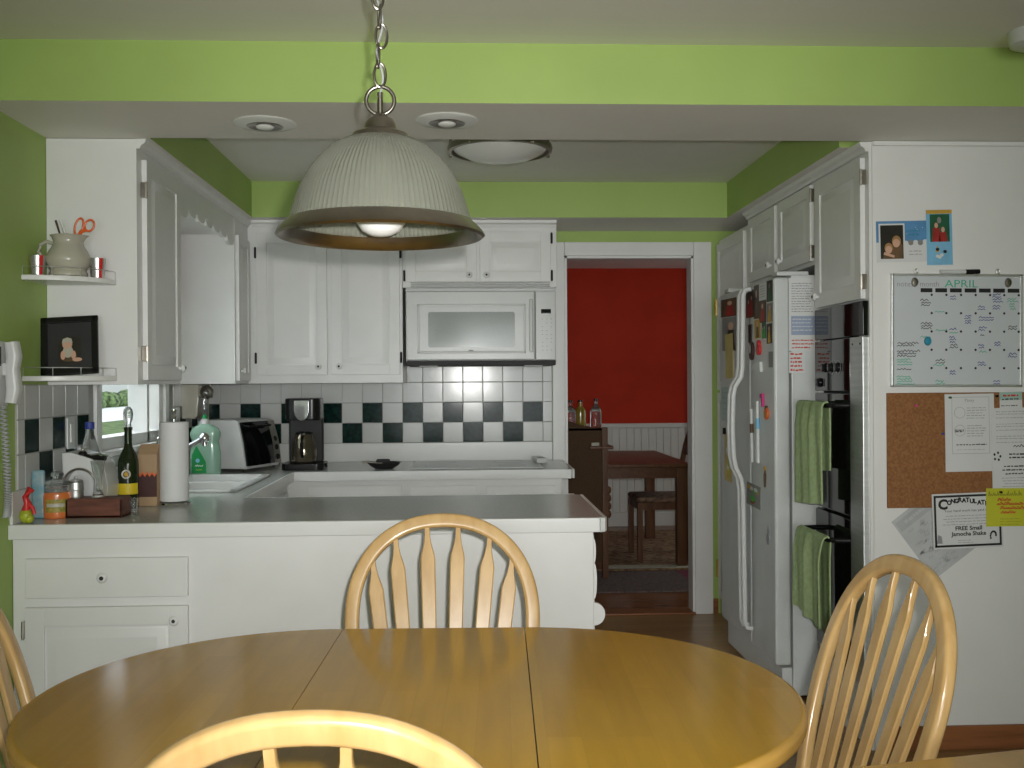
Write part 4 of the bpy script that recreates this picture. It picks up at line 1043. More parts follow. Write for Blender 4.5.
b = B(); b.lathe([(0, .06), (.09, .06), (.10, .12), (.075, .2), (.06, .3), (.085, .42), (.10, .5), (.07, .6), (.09, .66), (.12, .715), (0, .715)], 32); b.build('pedestal', M['oak'], tb, local=True)
for k in range(4):
    a = PI/4+k*PI/2; dx, dy = math.cos(a), math.sin(a)
    b = B(); b.sweep([(dx*.06, dy*.06, .16), (dx*.18, dy*.18, .15), (dx*.30, dy*.30, .08), (dx*.40, dy*.40, .03)], rrect(.06, .06, .012), (0, 0, 1), scales=[(1.3, 1), (1.2, 1), (.9, .9), (.8, .8)]); b.build('foot', M['oakx'], tb, local=True)

# ------------------------------------------------------------------ windsor chairs
def make_chair():
    ch = thing('dining_chair', 'x', 'chair', (0, 0, 0), group='bow back oak dining chairs')
    SZ = .45
    t = bmesh.new()
    pts = []
    for k in range(40):
        a = 2*PI*k/40; cx, sy = math.cos(a), math.sin(a)
        ex = .225*math.copysign(abs(cx)**.8, cx)*(1+.06*sy); ey = .215*math.copysign(abs(sy)**.75, sy)
        pts.append((ex, ey))
    b = B(); t = slab([(x, y) for x, y in pts], SZ-.035, SZ, .010); 
    for f in t.faces: f.material_index = 0
    me = bpy.data.meshes.new('t'); t.to_mesh(me); t.free(); b.bm.from_mesh(me); bpy.data.meshes.remove(me)
    b.build('seat', M['oakx'], ch, local=True)
    LEAN = math.radians(17.2); y00 = -.165
    def bp(u, v, off=0):   # point in the back plane
        return Vector((u, y00-v*math.sin(LEAN)-off*math.cos(LEAN), SZ+v*math.cos(LEAN)-off*math.sin(LEAN)))
    nrm = Vector((0, -math.cos(LEAN), -math.sin(LEAN)))
    A, VC, BV = .243, .30, .263
    path = []
    for k in range(9):
        v = -.02+(VC+.02)*k/8; path.append(bp(-(A-.075*((VC-v)/VC)**2), v))
    for k in range(1, 40):
        a = PI-PI*k/40; path.append(bp(A*math.copysign(abs(math.cos(a))**.9, math.cos(a)), VC+BV*math.sin(a)**.9))
    for k in range(9):
        v = VC-(VC+.02)*k/8; path.append(bp(A-.075*((VC-v)/VC)**2, v))
    b = B(); b.sweep(path, rrect(.026, .039, .009, 3), nrm); b.build('bow', M['oak'], ch, local=True)
    tops = (-.192, -.130, -.043, .043, .130, .192); bots = (-.128, -.08, -.027, .027, .08, .128)
    for ut, ub in zip(tops, bots):
        vt = VC+BV*max(0, 1-abs(ut/A)**2.22)**.45-.012
        b = B(); P = []; S = []
        # (distance from the top, half-width)
        for dist, hw in ((0, .0072), (.028, .0075), (.05, .0105), (.078, .0178), (.09, .0198), (.18, .0195), (.30, .0185), (.42, .0165), (vt-.02, .0125), (vt+.015, .011)):
            if dist > vt+.016: continue
            v = vt-dist; u = ub+(ut-ub)*max(0, v)/vt
            P.append(bp(u, v)); S.append((.0060, hw))
        P = [q for q in P]
        b.sweep(P, [(math.cos(2*PI*k/10), math.sin(2*PI*k/10)) if False else q for k, q in enumerate(((1, .84), (.55, 1), (-.55, 1), (-1, .84), (-1, -.84), (-.55, -1), (.55, -1), (1, -.84)))], nrm, scales=S)
        b.build('slat', M['oak'], ch, local=True)
    legs = []
    for sx in (-1, 1):
        for sy in (-1, 1):
            a = Vector((sx*.15, sy*.14, SZ-.03)); q = Vector((sx*.205, sy*.205, 0))
            pr = ((0, .014), (.08, .016), (.16, .020), (.24, .022), (.28, .016), (.30, .020), (.33, .016), (.55, .020), (.75, .016), (.9, .013), (1, .011))
            b = B(); b.tube([a.lerp(q, s_) for s_, _ in pr], .02, 12, radii=[r_ for _, r_ in pr]); b.build('leg', M['oak'], ch, local=True); legs.append((a, q))
    for sx, i, j in ((-1, 0, 1), (1, 2, 3)):
        p0 = legs[i][0].lerp(legs[i][1], .55); p1 = legs[j][0].lerp(legs[j][1], .55)
        b = B(); b.tube([p0, p0.lerp(p1, .5), p1], .01, 10, radii=[.008, .014, .008]); b.build('stretcher', M['oak'], ch, local=True)
    pa = Vector((-.18, 0, SZ-.03-.42*.55)); pb = Vector((.18, 0, pa.z))
    b = B(); b.tube([pa, pa.lerp(pb, .5), pb], .01, 10, radii=[.008, .014, .008]); b.build('stretcher', M['oak'], ch, local=True)
    return ch
ch = make_chair()
ch.location = (-.064, 2.50, 0); ch.rotation_euler = (0, 0, PI); ch['label'] = 'oak bow back chair tucked at the far side by the peninsula'
dup(ch, (-.178, 1.472, 0), 0, 'oak bow back chair nearest the camera showing its curved top', 'bow back oak dining chairs')
dup(ch, (.574, 2.03, 0), PI/2+math.radians(3), 'oak bow back chair at the right end of the table', 'bow back oak dining chairs')
dup(ch, (-.735, 2.06, 0), -PI/2, 'oak bow back chair at the left end by the green wall', 'bow back oak dining chairs')
# side table at bottom right
q0 = atZ(872, 764, .74); q1 = atZ(1024, 748, .74)
dr_ = (q1-q0).normalized(); ang = math.atan2(dr_.y, dr_.x)
st = thing('side_table', 'light oak side table edge in the lower right corner', 'table', (q0.x-.12*dr_.x, q0.y-.12*dr_.y, 0), ang)
B().box(0, .85, -.42, 0, .712, .74, .007, seg=3).build('top', M['table_edge'], st, local=True)
B().box(.04, .81, -.38, -.03, .63, .712, .003).build('apron', M['oakx'], st, local=True)
for lx in (.06, .79):
    for ly in (-.36, -.06):
        b = B(); b.lathe([(0, 0), (.014, 0), (.020, .3), (.022, .60), (.026, .64), (0, .64)], 16, (lx, ly, 0)); b.build('leg', M['oak'], st, local=True)

# ------------------------------------------------------------------ corner shelves and their things
def corner_shelf(label, z):
    t = thing('corner_shelf', label, 'shelf', (XL, 3.70, z), group='corner shelves on the cabinet end')
    R1, R2 = .245, .205
    poly = [(XL+.001, 3.699)]+[(XL+.001+R1*math.cos(a), 3.699-R2*math.sin(a)) for a in [PI/2*k/16 for k in range(17)]]
    b = B(); b.prism(poly, z-.018, z, mx=XY, bev=.003); b.build('board', M['white'], t)
    arc = [(XL+.004+(R1-.006)*math.cos(a), 3.695-(R2-.006)*math.sin(a), z+.028) for a in [PI/2*k/20 for k in range(21)]]
    b = B(); b.tube(arc, .0016, 6)
    for k in range(0, 21, 5): b.cyl((arc[k][0], arc[k][1], z-.001), arc[k], .0016, 6)
    b.build('rail', M['steel'], t)
    return z
ZU = at(65, 277.5, 3.6).z; ZL = at(65, 376, 3.6).z
corner_shelf('upper white corner shelf holding a cream pitcher', ZU)
corner_shelf('lower white corner shelf holding a dark picture frame', ZL)
# pitcher
p = at(68, 275, 3.60); px_, py_ = p.x, 3.605
t = thing('pitcher', 'cream ceramic pitcher holding scissors on the upper corner shelf', 'pitcher', (px_, py_, ZU))
s = 3.6/F
po = [(0, 0), (.055, 0), (.062, .004), (.063, .014), (.058, .022), (.064, .034), (.073, .052), (.073, .068), (.064, .088), (.052, .108), (.048, .122), (.054, .138), (.060, .144), (.056, .145), (.045, .122), (.048, .108), (.060, .086), (.068, .066), (.066, .05), (.05, .02), (0, .012)]
b = B(); b.lathe(po, 40, (px_, py_, ZU+.0006))
for v_ in b.bm.verts:   # pouring lip
    if v_.co.z > ZU+.12 and v_.co.x > px_+.03:
        k = (v_.co.z-ZU-.12)/.025; v_.co.x += .012*k*max(0, 1-abs(v_.co.y-py_)/.03)
b.build('body', M['cream'], t)
b = B(); b.tube([(px_-.05, py_, ZU+.118), (px_-.075, py_, ZU+.126), (px_-.097, py_, ZU+.112), (px_-.100, py_, ZU+.088), (px_-.088, py_, ZU+.068), (px_-.066, py_, ZU+.054)], .0065, 10); b.build('handle', M['cream'], t)
# scissors
t = thing('scissors', 'orange handled scissors standing in the cream pitcher', 'scissors', (px_+.02, py_, ZU+.06))
def ringp(c, rx, rz, rot=0):
    out = []
    for k in range(24):
        a = 2*PI*k/24; x_, z_ = rx*math.cos(a), rz*math.sin(a)
        out.append((c[0]+x_*math.cos(rot)-z_*math.sin(rot), c[1], c[2]+x_*math.sin(rot)+z_*math.cos(rot)))
    return out
b = B(); c1_ = at(79, 225, 3.60); c2_ = at(89.5, 225.5, 3.60)
b.tube(ringp(c1_-Vector((0, 0, .006)), .0135, .030, -.25), .0038, 8, closed=True, up=(0, 1, 0)); b.tube(ringp(c2_, .0155, .020, -.4), .0038, 8, closed=True, up=(0, 1, 0))
b.tube([c2_+Vector((-.012, 0, -.016)), c2_+Vector((-.028, 0, -.02)), (px_+.030, py_, ZU+.135)], .007, 8); b.tube([c1_+Vector((-.0, 0, -.032)), (px_+.024, py_, ZU+.13)], .006, 8)
b.build('handles', M['orange'], t)
b = B(); b.box(-.006, .006, -.001, .001, -.075, 0, mx=Matrix.Translation((px_+.028, py_, ZU+.14)) @ Matrix.Rotation(.12, 4, 'Y')); b.build('blades', M['steel'], t)
for (dx, lab, m, tx) in ((-.030, 'dark red handled tool leaning left in the cream pitcher', 'maroon', -.016), (-.012, 'thin grey metal tool in the cream pitcher', 'steel', -.018)):
    b = B(); b.tube([(px_+dx*.5, py_+.01, ZU+.03), (px_+dx, py_+.01, ZU+.145), (px_+dx+tx, py_+.01, ZU+.200)], .0036, 8, radii=[.002, .003, .0042]); tag(b.build('kitchen_tool', M[m]), lab, 'utensil')
def shot(px, label, Y):
    q = at(px, 274, Y); cx, cy = q.x, Y
    t = thing('striped_cup', label, 'cup', (cx, cy, ZU), group='striped cups on the upper shelf')
    b = B(); n = 24
    prof = [(0, .0006), (.0215, .0006), (.0275, .070), (.0255, .070), (.0205, .006), (0, .006)]
    b.lathe(prof, n, (cx, cy, ZU))
    for f in b.bm.faces:
        c_ = f.calc_center_median(); a = math.atan2(c_.y-cy, c_.x-cx)
        f.material_index = (0, 1, 2, 1)[int(((a+PI)/(2*PI)*12)) % 4]
    b.build('cup_body', [M['redp'], M['steel'], M['pgrey']], t)
shot(38, 'red striped silver cup left of the cream pitcher', 3.56)
shot(97.5, 'red striped silver cup right of the cream pitcher', 3.64)
# picture frame
t = thing('framed_picture', 'dark picture frame with a baby figurine picture on the lower shelf', 'picture', (XL+.12, 3.62, ZL))
q = [at(41, 317, 3.62), at(88, 317, 3.62), at(99, 373, 3.58), at(46, 373, 3.58)]
fw, fh = .188, .208
fmx = Matrix.Translation(((q[2].x+q[3].x)/2-.006, 3.575, ZL+.0045)) @ Matrix.Rotation(math.radians(8), 4, 'Z') @ Matrix.Rotation(math.radians(-3.5), 4, 'Y') @ Matrix.Rotation(math.radians(-14), 4, 'X')
b = B()
for (xa, xb, za, zb) in ((-fw/2, fw/2, 0, .022), (-fw/2, fw/2, fh-.022, fh), (-fw/2, -fw/2+.022, 0, fh), (fw/2-.022, fw/2, 0, fh)): b.box(xa, xb, -.008, .008, za, zb, .003)
b.build('frame', M['blackp'], t, place=fmx)
B().box(-fw/2+.01, fw/2-.01, -.001, .006, .01, fh-.01).build('mat_board', M['blackm'], t, place=fmx)
b = B(); y = -.0015
b.flat([(-.038, .035), (.038, .035), (.038, .135), (-.038, .135)], 0, y=y)
b.ell(-.004, .062, .027, .016, 2, y-.0004); b.ell(.024, .052, .016, .007, 1, y-.0006); b.ell(-.006, .082, .017, .022, 3, y-.0006); b.ell(-.008, .108, .0165, .0165, 1, y-.0008)
b.flat([(-.026, .112), (-.022, .128), (-.008, .133), (.006, .128), (.010, .112), (-.008, .117)], 3, y=y-.001); b.ell(-.022, .07, .008, .016, 1, y-.0009); b.ell(.012, .07, .008, .015, 1, y-.0009)
b.build('picture', [M['pdark'], M['skin'], M['pbrown'], M['cream']], t, place=fmx, smooth=False)
b = B(); b.box(-.02, .02, .008, .012, .02, .15); b.build('easel_back', M['blackm'], t, place=fmx)
# red plaque by the window
p0 = atX(172, 237, XL+.02)
b = B(); b.box(XL+.0205, XL+.05, 5.145, 5.245, 1.76, 2.10, .01); tag(b.build('wooden_plaque', M['pred']), 'dark red wooden plaque hanging beside the window under the valance', 'plaque')

# ------------------------------------------------------------------ wall phone
t = thing('corded_telephone', 'grey corded telephone mounted on the green left wall', 'telephone', (XL, 3.22, 1.30))
B().box(XL+.0005, XL+.045, 3.13, 3.30, 1.30, 1.51, .016, seg=4).build('base', M['appl'], t)
b = B(); b.sweep([(XL+.066, 3.27, 1.505), (XL+.072, 3.27, 1.46), (XL+.067, 3.27, 1.42), (XL+.072, 3.27, 1.36), (XL+.066, 3.27, 1.315)], rrect(.046, .042, .015), (0, 1, 0), scales=[(1, .9), (1, 1.05), (.95, .9), (1, 1.05), (1, .85)])
b.box(XL+.042, XL+.066, 3.25, 3.29, 1.40, 1.44, .005); b.build('handset', M['appl'], t)
B().box(XL+.044, XL+.047, 3.15, 3.24, 1.43, 1.49, .002).build('display', M['blackg'], t)
pts = []
for k in range(420):
    a = k*.62; s_ = k/420
    ax = Vector((XL+.035+.01*math.sin(s_*PI), 3.27+.02*s_, 1.315-.36*math.sin(s_*PI*.5)))
    pts.append(ax+Vector((.010*math.cos(a), .010*math.sin(a), 0)))
b = B(); b.tube(pts, .0028, 5); b.build('coiled_cord', M['inkl'], t)
# outlet
def outlet(name, label, x, face, z, y):
    t = thing(name, label, 'outlet', (x, y, z))
    B().box(-.036, .036, -.007, 0, -.058, .058, .003).build('cover_plate', M['appl'], t, place=place((x, y, z), face))
    b = B(); b.box(-.016, .016, -.011, -.006, -.034, .034, .002); b.build('rocker', M['lip'], t, place=place((x, y, z), face))
o_ = atX(70, 440, XL+.01); outlet('light_switch', 'white switch plate on the left tiles behind the jars', XL+.0095, '+x', 1.19, o_.y)

# ------------------------------------------------------------------ counter things
ZC = .9162
def lathe_part(name, prof, loc, m, parent=None, seg=32, label=None, cat=None):
    o = B().lathe(prof, seg, loc).build(name, m, parent)
    return o
# candle jar
q = atZ(51, 519, ZC); jx, jy = q.x+.004, q.y+.045
t = thing('candle_jar', 'orange jar candle with domed glass lid near the counter edge', 'candle', (jx, jy, ZC))
lathe_part('wax', [(0, .0), (.045, 0), (.049, .006), (.050, .075), (.046, .088), (0, .09)], (jx, jy, ZC), M['wax'], t)
lathe_part('glass_neck', [(.042, .0905), (.046, .089), (.047, .104), (.043, .106), (.041, .1), (.042, .0905)], (jx, jy, ZC), M['glass'], t)
lathe_part('glass_lid', [(0, .106), (.046, .1065), (.048, .112), (.040, .122), (.018, .128), (.014, .134), (.022, .146), (.018, .156), (0, .16)], (jx, jy, ZC), M['glass'], t)
def curved_label(name, cx, cy, r, z0, z1, a0, a1, m, parent, n=16):
    def fn(u, v):
        a = a0+(a1-a0)*u; return Vector((cx+r*math.cos(a), cy+r*math.sin(a), z0+(z1-z0)*v))
    return B().grid(fn, n, 2, thick=-.0004).build(name, m, parent)
lb = curved_label('label', jx, jy, .0508, ZC+.022, ZC+.066, -2.0, -.6, mat('green_fruit_label', (.16, .20, .03), .5, col2=(.48, .32, .06), scale=90), t)
curved_label('label_band', jx, jy, .0514, ZC+.040, ZC+.052, -1.9, -.75, M['cream'], lb)
# blue bag + toy
b = B(); q0 = atX(14, 495, XL+.05)
b.box(XL+.0135, XL+.056, 3.528, 3.546, ZC, ZC+.165, .008, seg=3); tag(b.build('snack_packet', M['bluebag']), 'pale blue patterned packet leaning in the left corner', 'packet')
tx, ty = XL+.042, 3.425
t = thing('squeeze_toy', 'red and lime plastic toy between wall and orange candle', 'toy', (tx, ty, ZC))
b = B(); b.ball((tx-.003, ty, ZC+.024), .024, 16, sc=(.9, .8, 1)); b.ball((tx+.010, ty-.004, ZC+.015), .015, 14); b.build('base', M['lime'], t)
b = B(); b.tube([(tx-.005, ty, ZC+.038), (tx+.004, ty, ZC+.065), (tx-.004, ty, ZC+.085), (tx+.010, ty, ZC+.112), (tx+.022, ty, ZC+.104)], .011, 10, radii=[.013, .012, .010, .011, .006]); b.tube([(tx+.004, ty-.004, ZC+.07), (tx+.022, ty-.004, ZC+.05), (tx+.026, ty-.004, ZC+.03)], .006, 8); b.build('figure', M['redp'], t)
# brown tray / box
q0 = atZ(64, 519, ZC); q1 = atZ(124, 517, ZC)
t = thing('wooden_box', 'low reddish brown wooden box on the counter front', 'box', ((q0.x+q1.x)/2, q0.y+.05, ZC))
bx0, bx1, by0 = q0.x, q1.x, q0.y+.012
b = B(); hb_ = .062
b.box(bx0, bx1, by0, by0+.008, ZC, ZC+hb_, .002); b.box(bx0, bx1, by0+.092, by0+.10, ZC, ZC+hb_, .002); b.box(bx0, bx0+.008, by0, by0+.10, ZC, ZC+hb_, .002); b.box(bx1-.008, bx1, by0, by0+.10, ZC, ZC+hb_, .002); b.box(bx0, bx1, by0, by0+.10, ZC, ZC+.008)
b.build('sides', M['box_brown'], t); B().box(bx0+.003, bx1-.003, by0+.003, by0+.097, ZC+hb_-.003, ZC+hb_+.004, .002).build('lid', M['box_brown'], t)
# white espresso machine behind box
e0 = at(62, 495, 3.62); e1 = at(104, 495, 3.62)
t = thing('coffee_machine', 'white countertop espresso machine with arched niche behind the wooden box', 'coffee machine', ((e0.x+e1.x)/2, 3.70, ZC))
ew = e1.x-e0.x; zt_ = at(66, 453, 3.62).z-ZC
ax_c, ar = ew*.42, .056
outer = [(0, 0), (0, zt_), (.03, zt_+.002), (ew*.72, zt_-.022), (ew*.88, zt_-.05), (ew*.97, zt_-.12), (ew*.94, .05), (ew, 0)]
arch = [(ax_c+ar, 0)]+[(ax_c+ar*math.cos(a), .105+ar*math.sin(a)) for a in [PI*k/14 for k in range(15)]]+[(ax_c-ar, 0)]
b = B(); b.prism(outer[1:]+[(ew, 0)][:0]+[(ew, 0)]+arch+[(0, 0)], 0, .05, mx=Matrix.Translation((e0.x, 3.62, ZC)), bev=.004)
b.prism(outer, .05, .17, mx=Matrix.Translation((e0.x, 3.62, ZC)), bev=.004)
b.build('housing', M['appl'], t)
b = B(); b.tube([(e0.x+x_, 3.618, ZC+z_) for x_, z_ in arch], .0042, 8, up=(0, 1, 0)); b.build('niche_trim', M['nickel'], t)
b = B(); hx0 = e0.x+ew*.45; b.tube([(hx0, 3.64, ZC+zt_-.012), (hx0+.04, 3.63, ZC+zt_-.016), (hx0+.085, 3.62, ZC+zt_-.02)], .009, 10); b.ball((hx0, 3.64, ZC+zt_-.008), .016, 14); b.build('handle', M['blackp'], t)
b = B(); b.tube([(hx0+.03, 3.63, ZC+zt_-.008), (hx0+.07, 3.62, ZC+zt_-.004), (hx0+.095, 3.615, ZC+zt_-.012)], .004, 8); b.ball((hx0+.005, 3.63, ZC+zt_+.010), .008, 10); b.build('steam_wand', M['chrome'], t)
# steel canister on the box
q = at(76, 500, by0+.05); cx, cy = q.x, by0+.05; zc0 = ZC+hb_+.0045
t = thing('steel_canister', 'small polished steel canister standing on the wooden box', 'canister', (cx, cy, zc0))
lathe_part('body', [(0, 0), (.024, 0), (.025, .004), (.025, .024), (.0265, .027), (.025, .030), (.025, .052), (0, .054)], (cx, cy, zc0), M['steel'], t)
lathe_part('lid', [(0, .0542), (.023, .0542), (.024, .058), (.010, .062), (.004, .065), (.005, .071), (0, .073)], (cx, cy, zc0), M['steel'], t)
# glass tumbler beside canister
q = at(98, 498, by0+.05); cx = q.x
o = B().lathe([(0, 0), (.022, 0), (.014, .02), (.012, .06), (.018, .09), (.024, .125), (.0225, .125), (.016, .09), (.010, .06), (.012, .022), (0, .018)], 28, (cx, cy, zc0)).build('glass_goblet', M['glass']); tag(o, 'clear glass goblet on the wooden box right of the canister', 'glass')
q = atZ(131, 515, ZC); o = B().lathe([(0, 0), (.014, 0), (.017, .055), (.0155, .055), (.0125, .005), (0, .005)], 24, (q.x, q.y+.03, ZC)).build('shot_glass', M['glass']); tag(o, 'small clear shot glass at the wooden box right end', 'glass')
# clear bottle with blue cap
q = at(90, 470, 3.95); cx, cy = q.x, 3.95
t = thing('water_bottle', 'clear plastic bottle with dark blue cap by the left tiles', 'bottle', (cx, cy, ZC))
lathe_part('body', [(0, 0), (.036, 0), (.038, .005), (.038, .17), (.034, .20), (.016, .265), (.014, .285), (0, .285)], (cx, cy, ZC), M['glass'], t)
lathe_part('cap', [(0, .2855), (.017, .2855), (.017, .312), (0, .313)], (cx, cy, ZC), M['mk_blue'], t)
# wine bottle
q = atZ(126, 509, ZC); wx, wy = q.x, q.y+.03
t = thing('wine_bottle', 'dark green bottle with yellow label and clear stopper', 'bottle', (wx, wy, ZC))
zs = lambda py: at(126, py, wy).z-ZC
lathe_part('body', [(0, .002), (.034, 0), (.037, .006), (.037, .155), (.0355, .175), (.027, .20), (.016, .222), (.0135, .24), (.0135, .285), (.0155, .288), (.0155, .298), (0, .299)], (wx, wy, ZC), M['wine'], t)
lathe_part('stopper', [(0, .2995), (.012, .2995), (.010, .31), (.016, .325), (.018, .345), (.015, .362), (.007, .372), (0, .373)], (wx, wy, ZC), M['glass'], t)
lb = curved_label('label', wx, wy, .0376, ZC+.053, ZC+.093, -2.9, -.25, M['ylabel'], t)
em = B(); em.lathe([(.011, 0), (.017, 0), (.017, .001), (.011, .001), (.011, 0)], 24, (wx+.004, wy-.0375, ZC+.127), axis=(0, -1, 0)); em.build('ring_emblem', M['cream'], t)
em = B(); em.lathe([(0, 0), (.008, 0), (.008, .0008), (0, .0008)], 20, (wx+.004, wy-.0375, ZC+.127), axis=(0, -1, 0)); em.build('emblem_center', M['gold'], t)
# tan carton
q0 = at(138, 500, 3.86); q1 = at(157, 500, 3.86); cw_ = q1.x-q0.x; z0_ = ZC
t = thing('food_carton', 'tan carton with dark zigzag band beside the dark bottle', 'carton', ((q0.x+q1.x)/2, 3.90, ZC))
hc = at(140, 446, 3.86).z-ZC
b = B(); b.box(q0.x, q1.x, 3.86, 3.93, ZC, ZC+hc-.03, .003); b.prism([(3.86, 0), (3.93, 0), (3.895, .035)], q0.x, q1.x, mx=Matrix(((0, 1, 0, 0), (1, 0, 0, 0), (0, 0, 1, ZC+hc-.03), (0, 0, 0, 1)))); b.build('box', M['tan'], t)
b = B(); zz0, zz1 = at(145, 497, 3.86).z, at(145, 477, 3.86).z
zig = [(q0.x, zz0), (q1.x, zz0), (q1.x, zz1)]
for k in range(9): zig.append((q1.x-cw_*k/8, zz1+(.012 if k % 2 == 0 else 0)))
b.prism(zig, 3.8588, 3.86); b.build('zigzag_band', M['maroon'], t)
b = B(); zl = [(q0.x+cw_*k/8, zz1+(.012 if k % 2 == 0 else 0)) for k in range(9)]
b.prism(zl+[(x_, z_+.008) for x_, z_ in zl[::-1]], 3.8588, 3.86); b.build('zigzag_stripe', M['orange'], t)
# paper towels
q = atZ(170, 506, ZC); tx, ty = q.x, q.y+.06
t = thing('paper_towel_holder', 'chrome stand holding a white paper towel roll', 'paper towel holder', (tx, ty, ZC))
zt1 = at(170, 422, ty).z-ZC
lathe_part('base', [(0, 0), (.062, 0), (.064, .003), (.062, .009), (.02, .012), (0, .012)], (tx, ty, ZC), M['chrome'], t)
lathe_part('paper_roll', [(.02, .014), (.052, .014), (.0535, .016), (.0535, zt1-.002), (.052, zt1), (.02, zt1), (.02, .014)], (tx, ty, ZC), M['paper'], t, 48)
lathe_part('post', [(0, .012), (.006, .012), (.006, zt1+.012), (.010, zt1+.016), (.009, zt1+.024), (.007, zt1+.03), (.0115, zt1+.040), (.011, zt1+.048), (0, zt1+.054)], (tx, ty, ZC), M['chrome'], t, 20)
b = B(); b.tube([(tx-.058, ty-.01, ZC+.004), (tx-.060, ty-.01, ZC+.05), (tx-.060, ty-.01, ZC+zt1-.07), (tx-.056, ty-.01, ZC+zt1-.05)], .0032, 8); b.build('tension_arm', M['chrome'], t)
# dish soap
sy = 5.115; zb_ = ZC
sx = (at(190, 460, sy).x+at(221, 460, sy).x)/2; sw = (at(221, 460, sy).x-at(190, 460, sy).x)/2
t = thing('soap_bottle', 'green dish soap bottle standing behind the sink', 'bottle', (sx, sy, zb_))
H = at(205, 424, sy).z-zb_
rings = [(.92, 0), (1, .03), (1, .45), (.92, .6), (.86, .66), (.98, .76), (1, .83), (.84, .92), (.45, .985), (.22, 1)]
b = B(); tt_ = bmesh.new(); rs = []
for (f_, h_) in rings:
    rs.append([tt_.verts.new((sx+sw*f_*math.copysign(abs(math.cos(2*PI*k/28))**.8, math.cos(2*PI*k/28)), sy+.032*f_**.5*math.sin(2*PI*k/28), zb_+.0004+H*h_)) for k in range(28)])
for a_, c_ in zip(rs, rs[1:]):
    for k in range(28): tt_.faces.new((a_[k], a_[(k+1) % 28], c_[(k+1) % 28], c_[k]))
tt_.faces.new(rs[0][::-1]); tt_.faces.new(rs[-1]); bmesh.ops.recalc_face_normals(tt_, faces=tt_.faces); b._take(tt_, 0, None)
b.build('body', M['soap'], t)
lathe_part('cap', [(0, 0), (.022, 0), (.022, .02), (.014, .026), (0, .026)], (sx-.002, sy, zb_+H), M['appl'], t, 20)
lathe_part('nozzle', [(0, .026), (.014, .026), (.012, .038), (.006, .046), (0, .047)], (sx-.002, sy, zb_+H), M['soaplab'], t, 16)
b = B(); lx, lz = at(199, 460, sy-.03).x, zb_+H*.06
b.prism([(lx-.036, lz), (lx+.036, lz), (lx+.034, lz+.055), (lx+.012, lz+.095), (lx-.012, lz+.135), (lx-.032, lz+.09)], sy-.0332, sy-.0305); lb = b.build('label', M['soaplab'], t)
b = B(); r = random.Random(3); b.ell(lx-.006, lz+.062, .010, .010, 1, sy-.0335); scrawl(b, lx-.018, lz+.033, .038, .010, 0, sy-.0335, r, 9); scrawl(b, lx-.016, lz+.014, .030, .006, 2, sy-.0335, r, 8)
b.build('label_print', [M['paper'], M['clblue'], M['lime']], lb, smooth=False)
# glass bowl in the sink
q = at(222, 487, 4.40); o = B().lathe([(0, 0), (.03, 0), (.05, .02), (.075, .06), (.082, .064), (.072, .058), (.046, .022), (0, .006)], 32, (-1.17, 4.50, .7822)).build('glass_bowl', M['glass']); tag(o, 'clear glass bowl standing in the near sink bowl', 'bowl')
# toaster oven
a0 = at(203, 472, 5.12); a1 = at(262, 472, 5.12); zt2 = at(230, 421, 5.20).z
t = thing('toaster_oven', 'white toaster oven with dark curved door on the corner counter', 'toaster oven', (-1.17, 5.42, ZC), math.radians(-38))
W2, D2, H2 = .17, .31, zt2-ZC
tm = Matrix.Translation((-1.185, 5.47, ZC+.001)) @ Matrix.Rotation(math.radians(70), 4, 'Z')
# local: door faces -y'
def sidep(g): return [(-D2/2+.03, .015), (D2/2, .015), (D2/2, H2-.01), (D2/2-.02, H2), (-D2/2+.085, H2), (-D2/2+.07, H2-.01), (-D2/2+.045, H2*.55), (-D2/2+.03, .03)]
SIDE = Matrix(((0, 1, 0, 0), (1, 0, 0, 0), (0, 0, 1, 0), (0, 0, 0, 1)))
b = B(); b.prism(sidep(0), -W2, W2, mx=SIDE, bev=.006); b.build('housing', M['appl'], t, place=tm)
dp = [(-D2/2+.027, .03), (-D2/2+.030, .03), (-D2/2+.046, H2*.55), (-D2/2+.071, H2-.014), (-D2/2+.060, H2-.012), (-D2/2+.030, H2*.55), (-D2/2+.014, .03)]
b = B(); b.prism(dp, -W2+.012, W2-.07, mx=SIDE); dd = b.build('door', M['blackg'], t, place=tm)
b = B(); b.tube([(-W2+.03, -D2/2+.055, H2-.03), (-W2+.03, -D2/2+.03, H2-.035), (W2-.09, -D2/2+.03, H2-.035), (W2-.09, -D2/2+.055, H2-.03)], .006, 8); b.build('door_handle', M['blackp'], dd, place=tm)
b = B(); b.prism(dp, W2-.068, W2-.004, mx=SIDE); cp = b.build('control_panel', M['nickel'], t, place=tm)
for k, zz in enumerate((.06, .11, .155)):
    if zz > H2-.02: break
    yy = -D2/2+.018+max(0, zz-.05)*.20
    B().lathe([(0, 0), (.016, 0), (.014, .012), (0, .013)], 18, (W2-.036, yy+.003, zz), axis=(0, -1, .2)).build('knob', M['blackp'], cp, place=tm)
for lx in (-W2+.03, W2-.03):
    for ly in (-D2/2+.05, D2/2-.03): B().cyl((lx, ly, 0), (lx, ly, .017), .01, 10).build('foot', M['blackm'], t, place=tm)
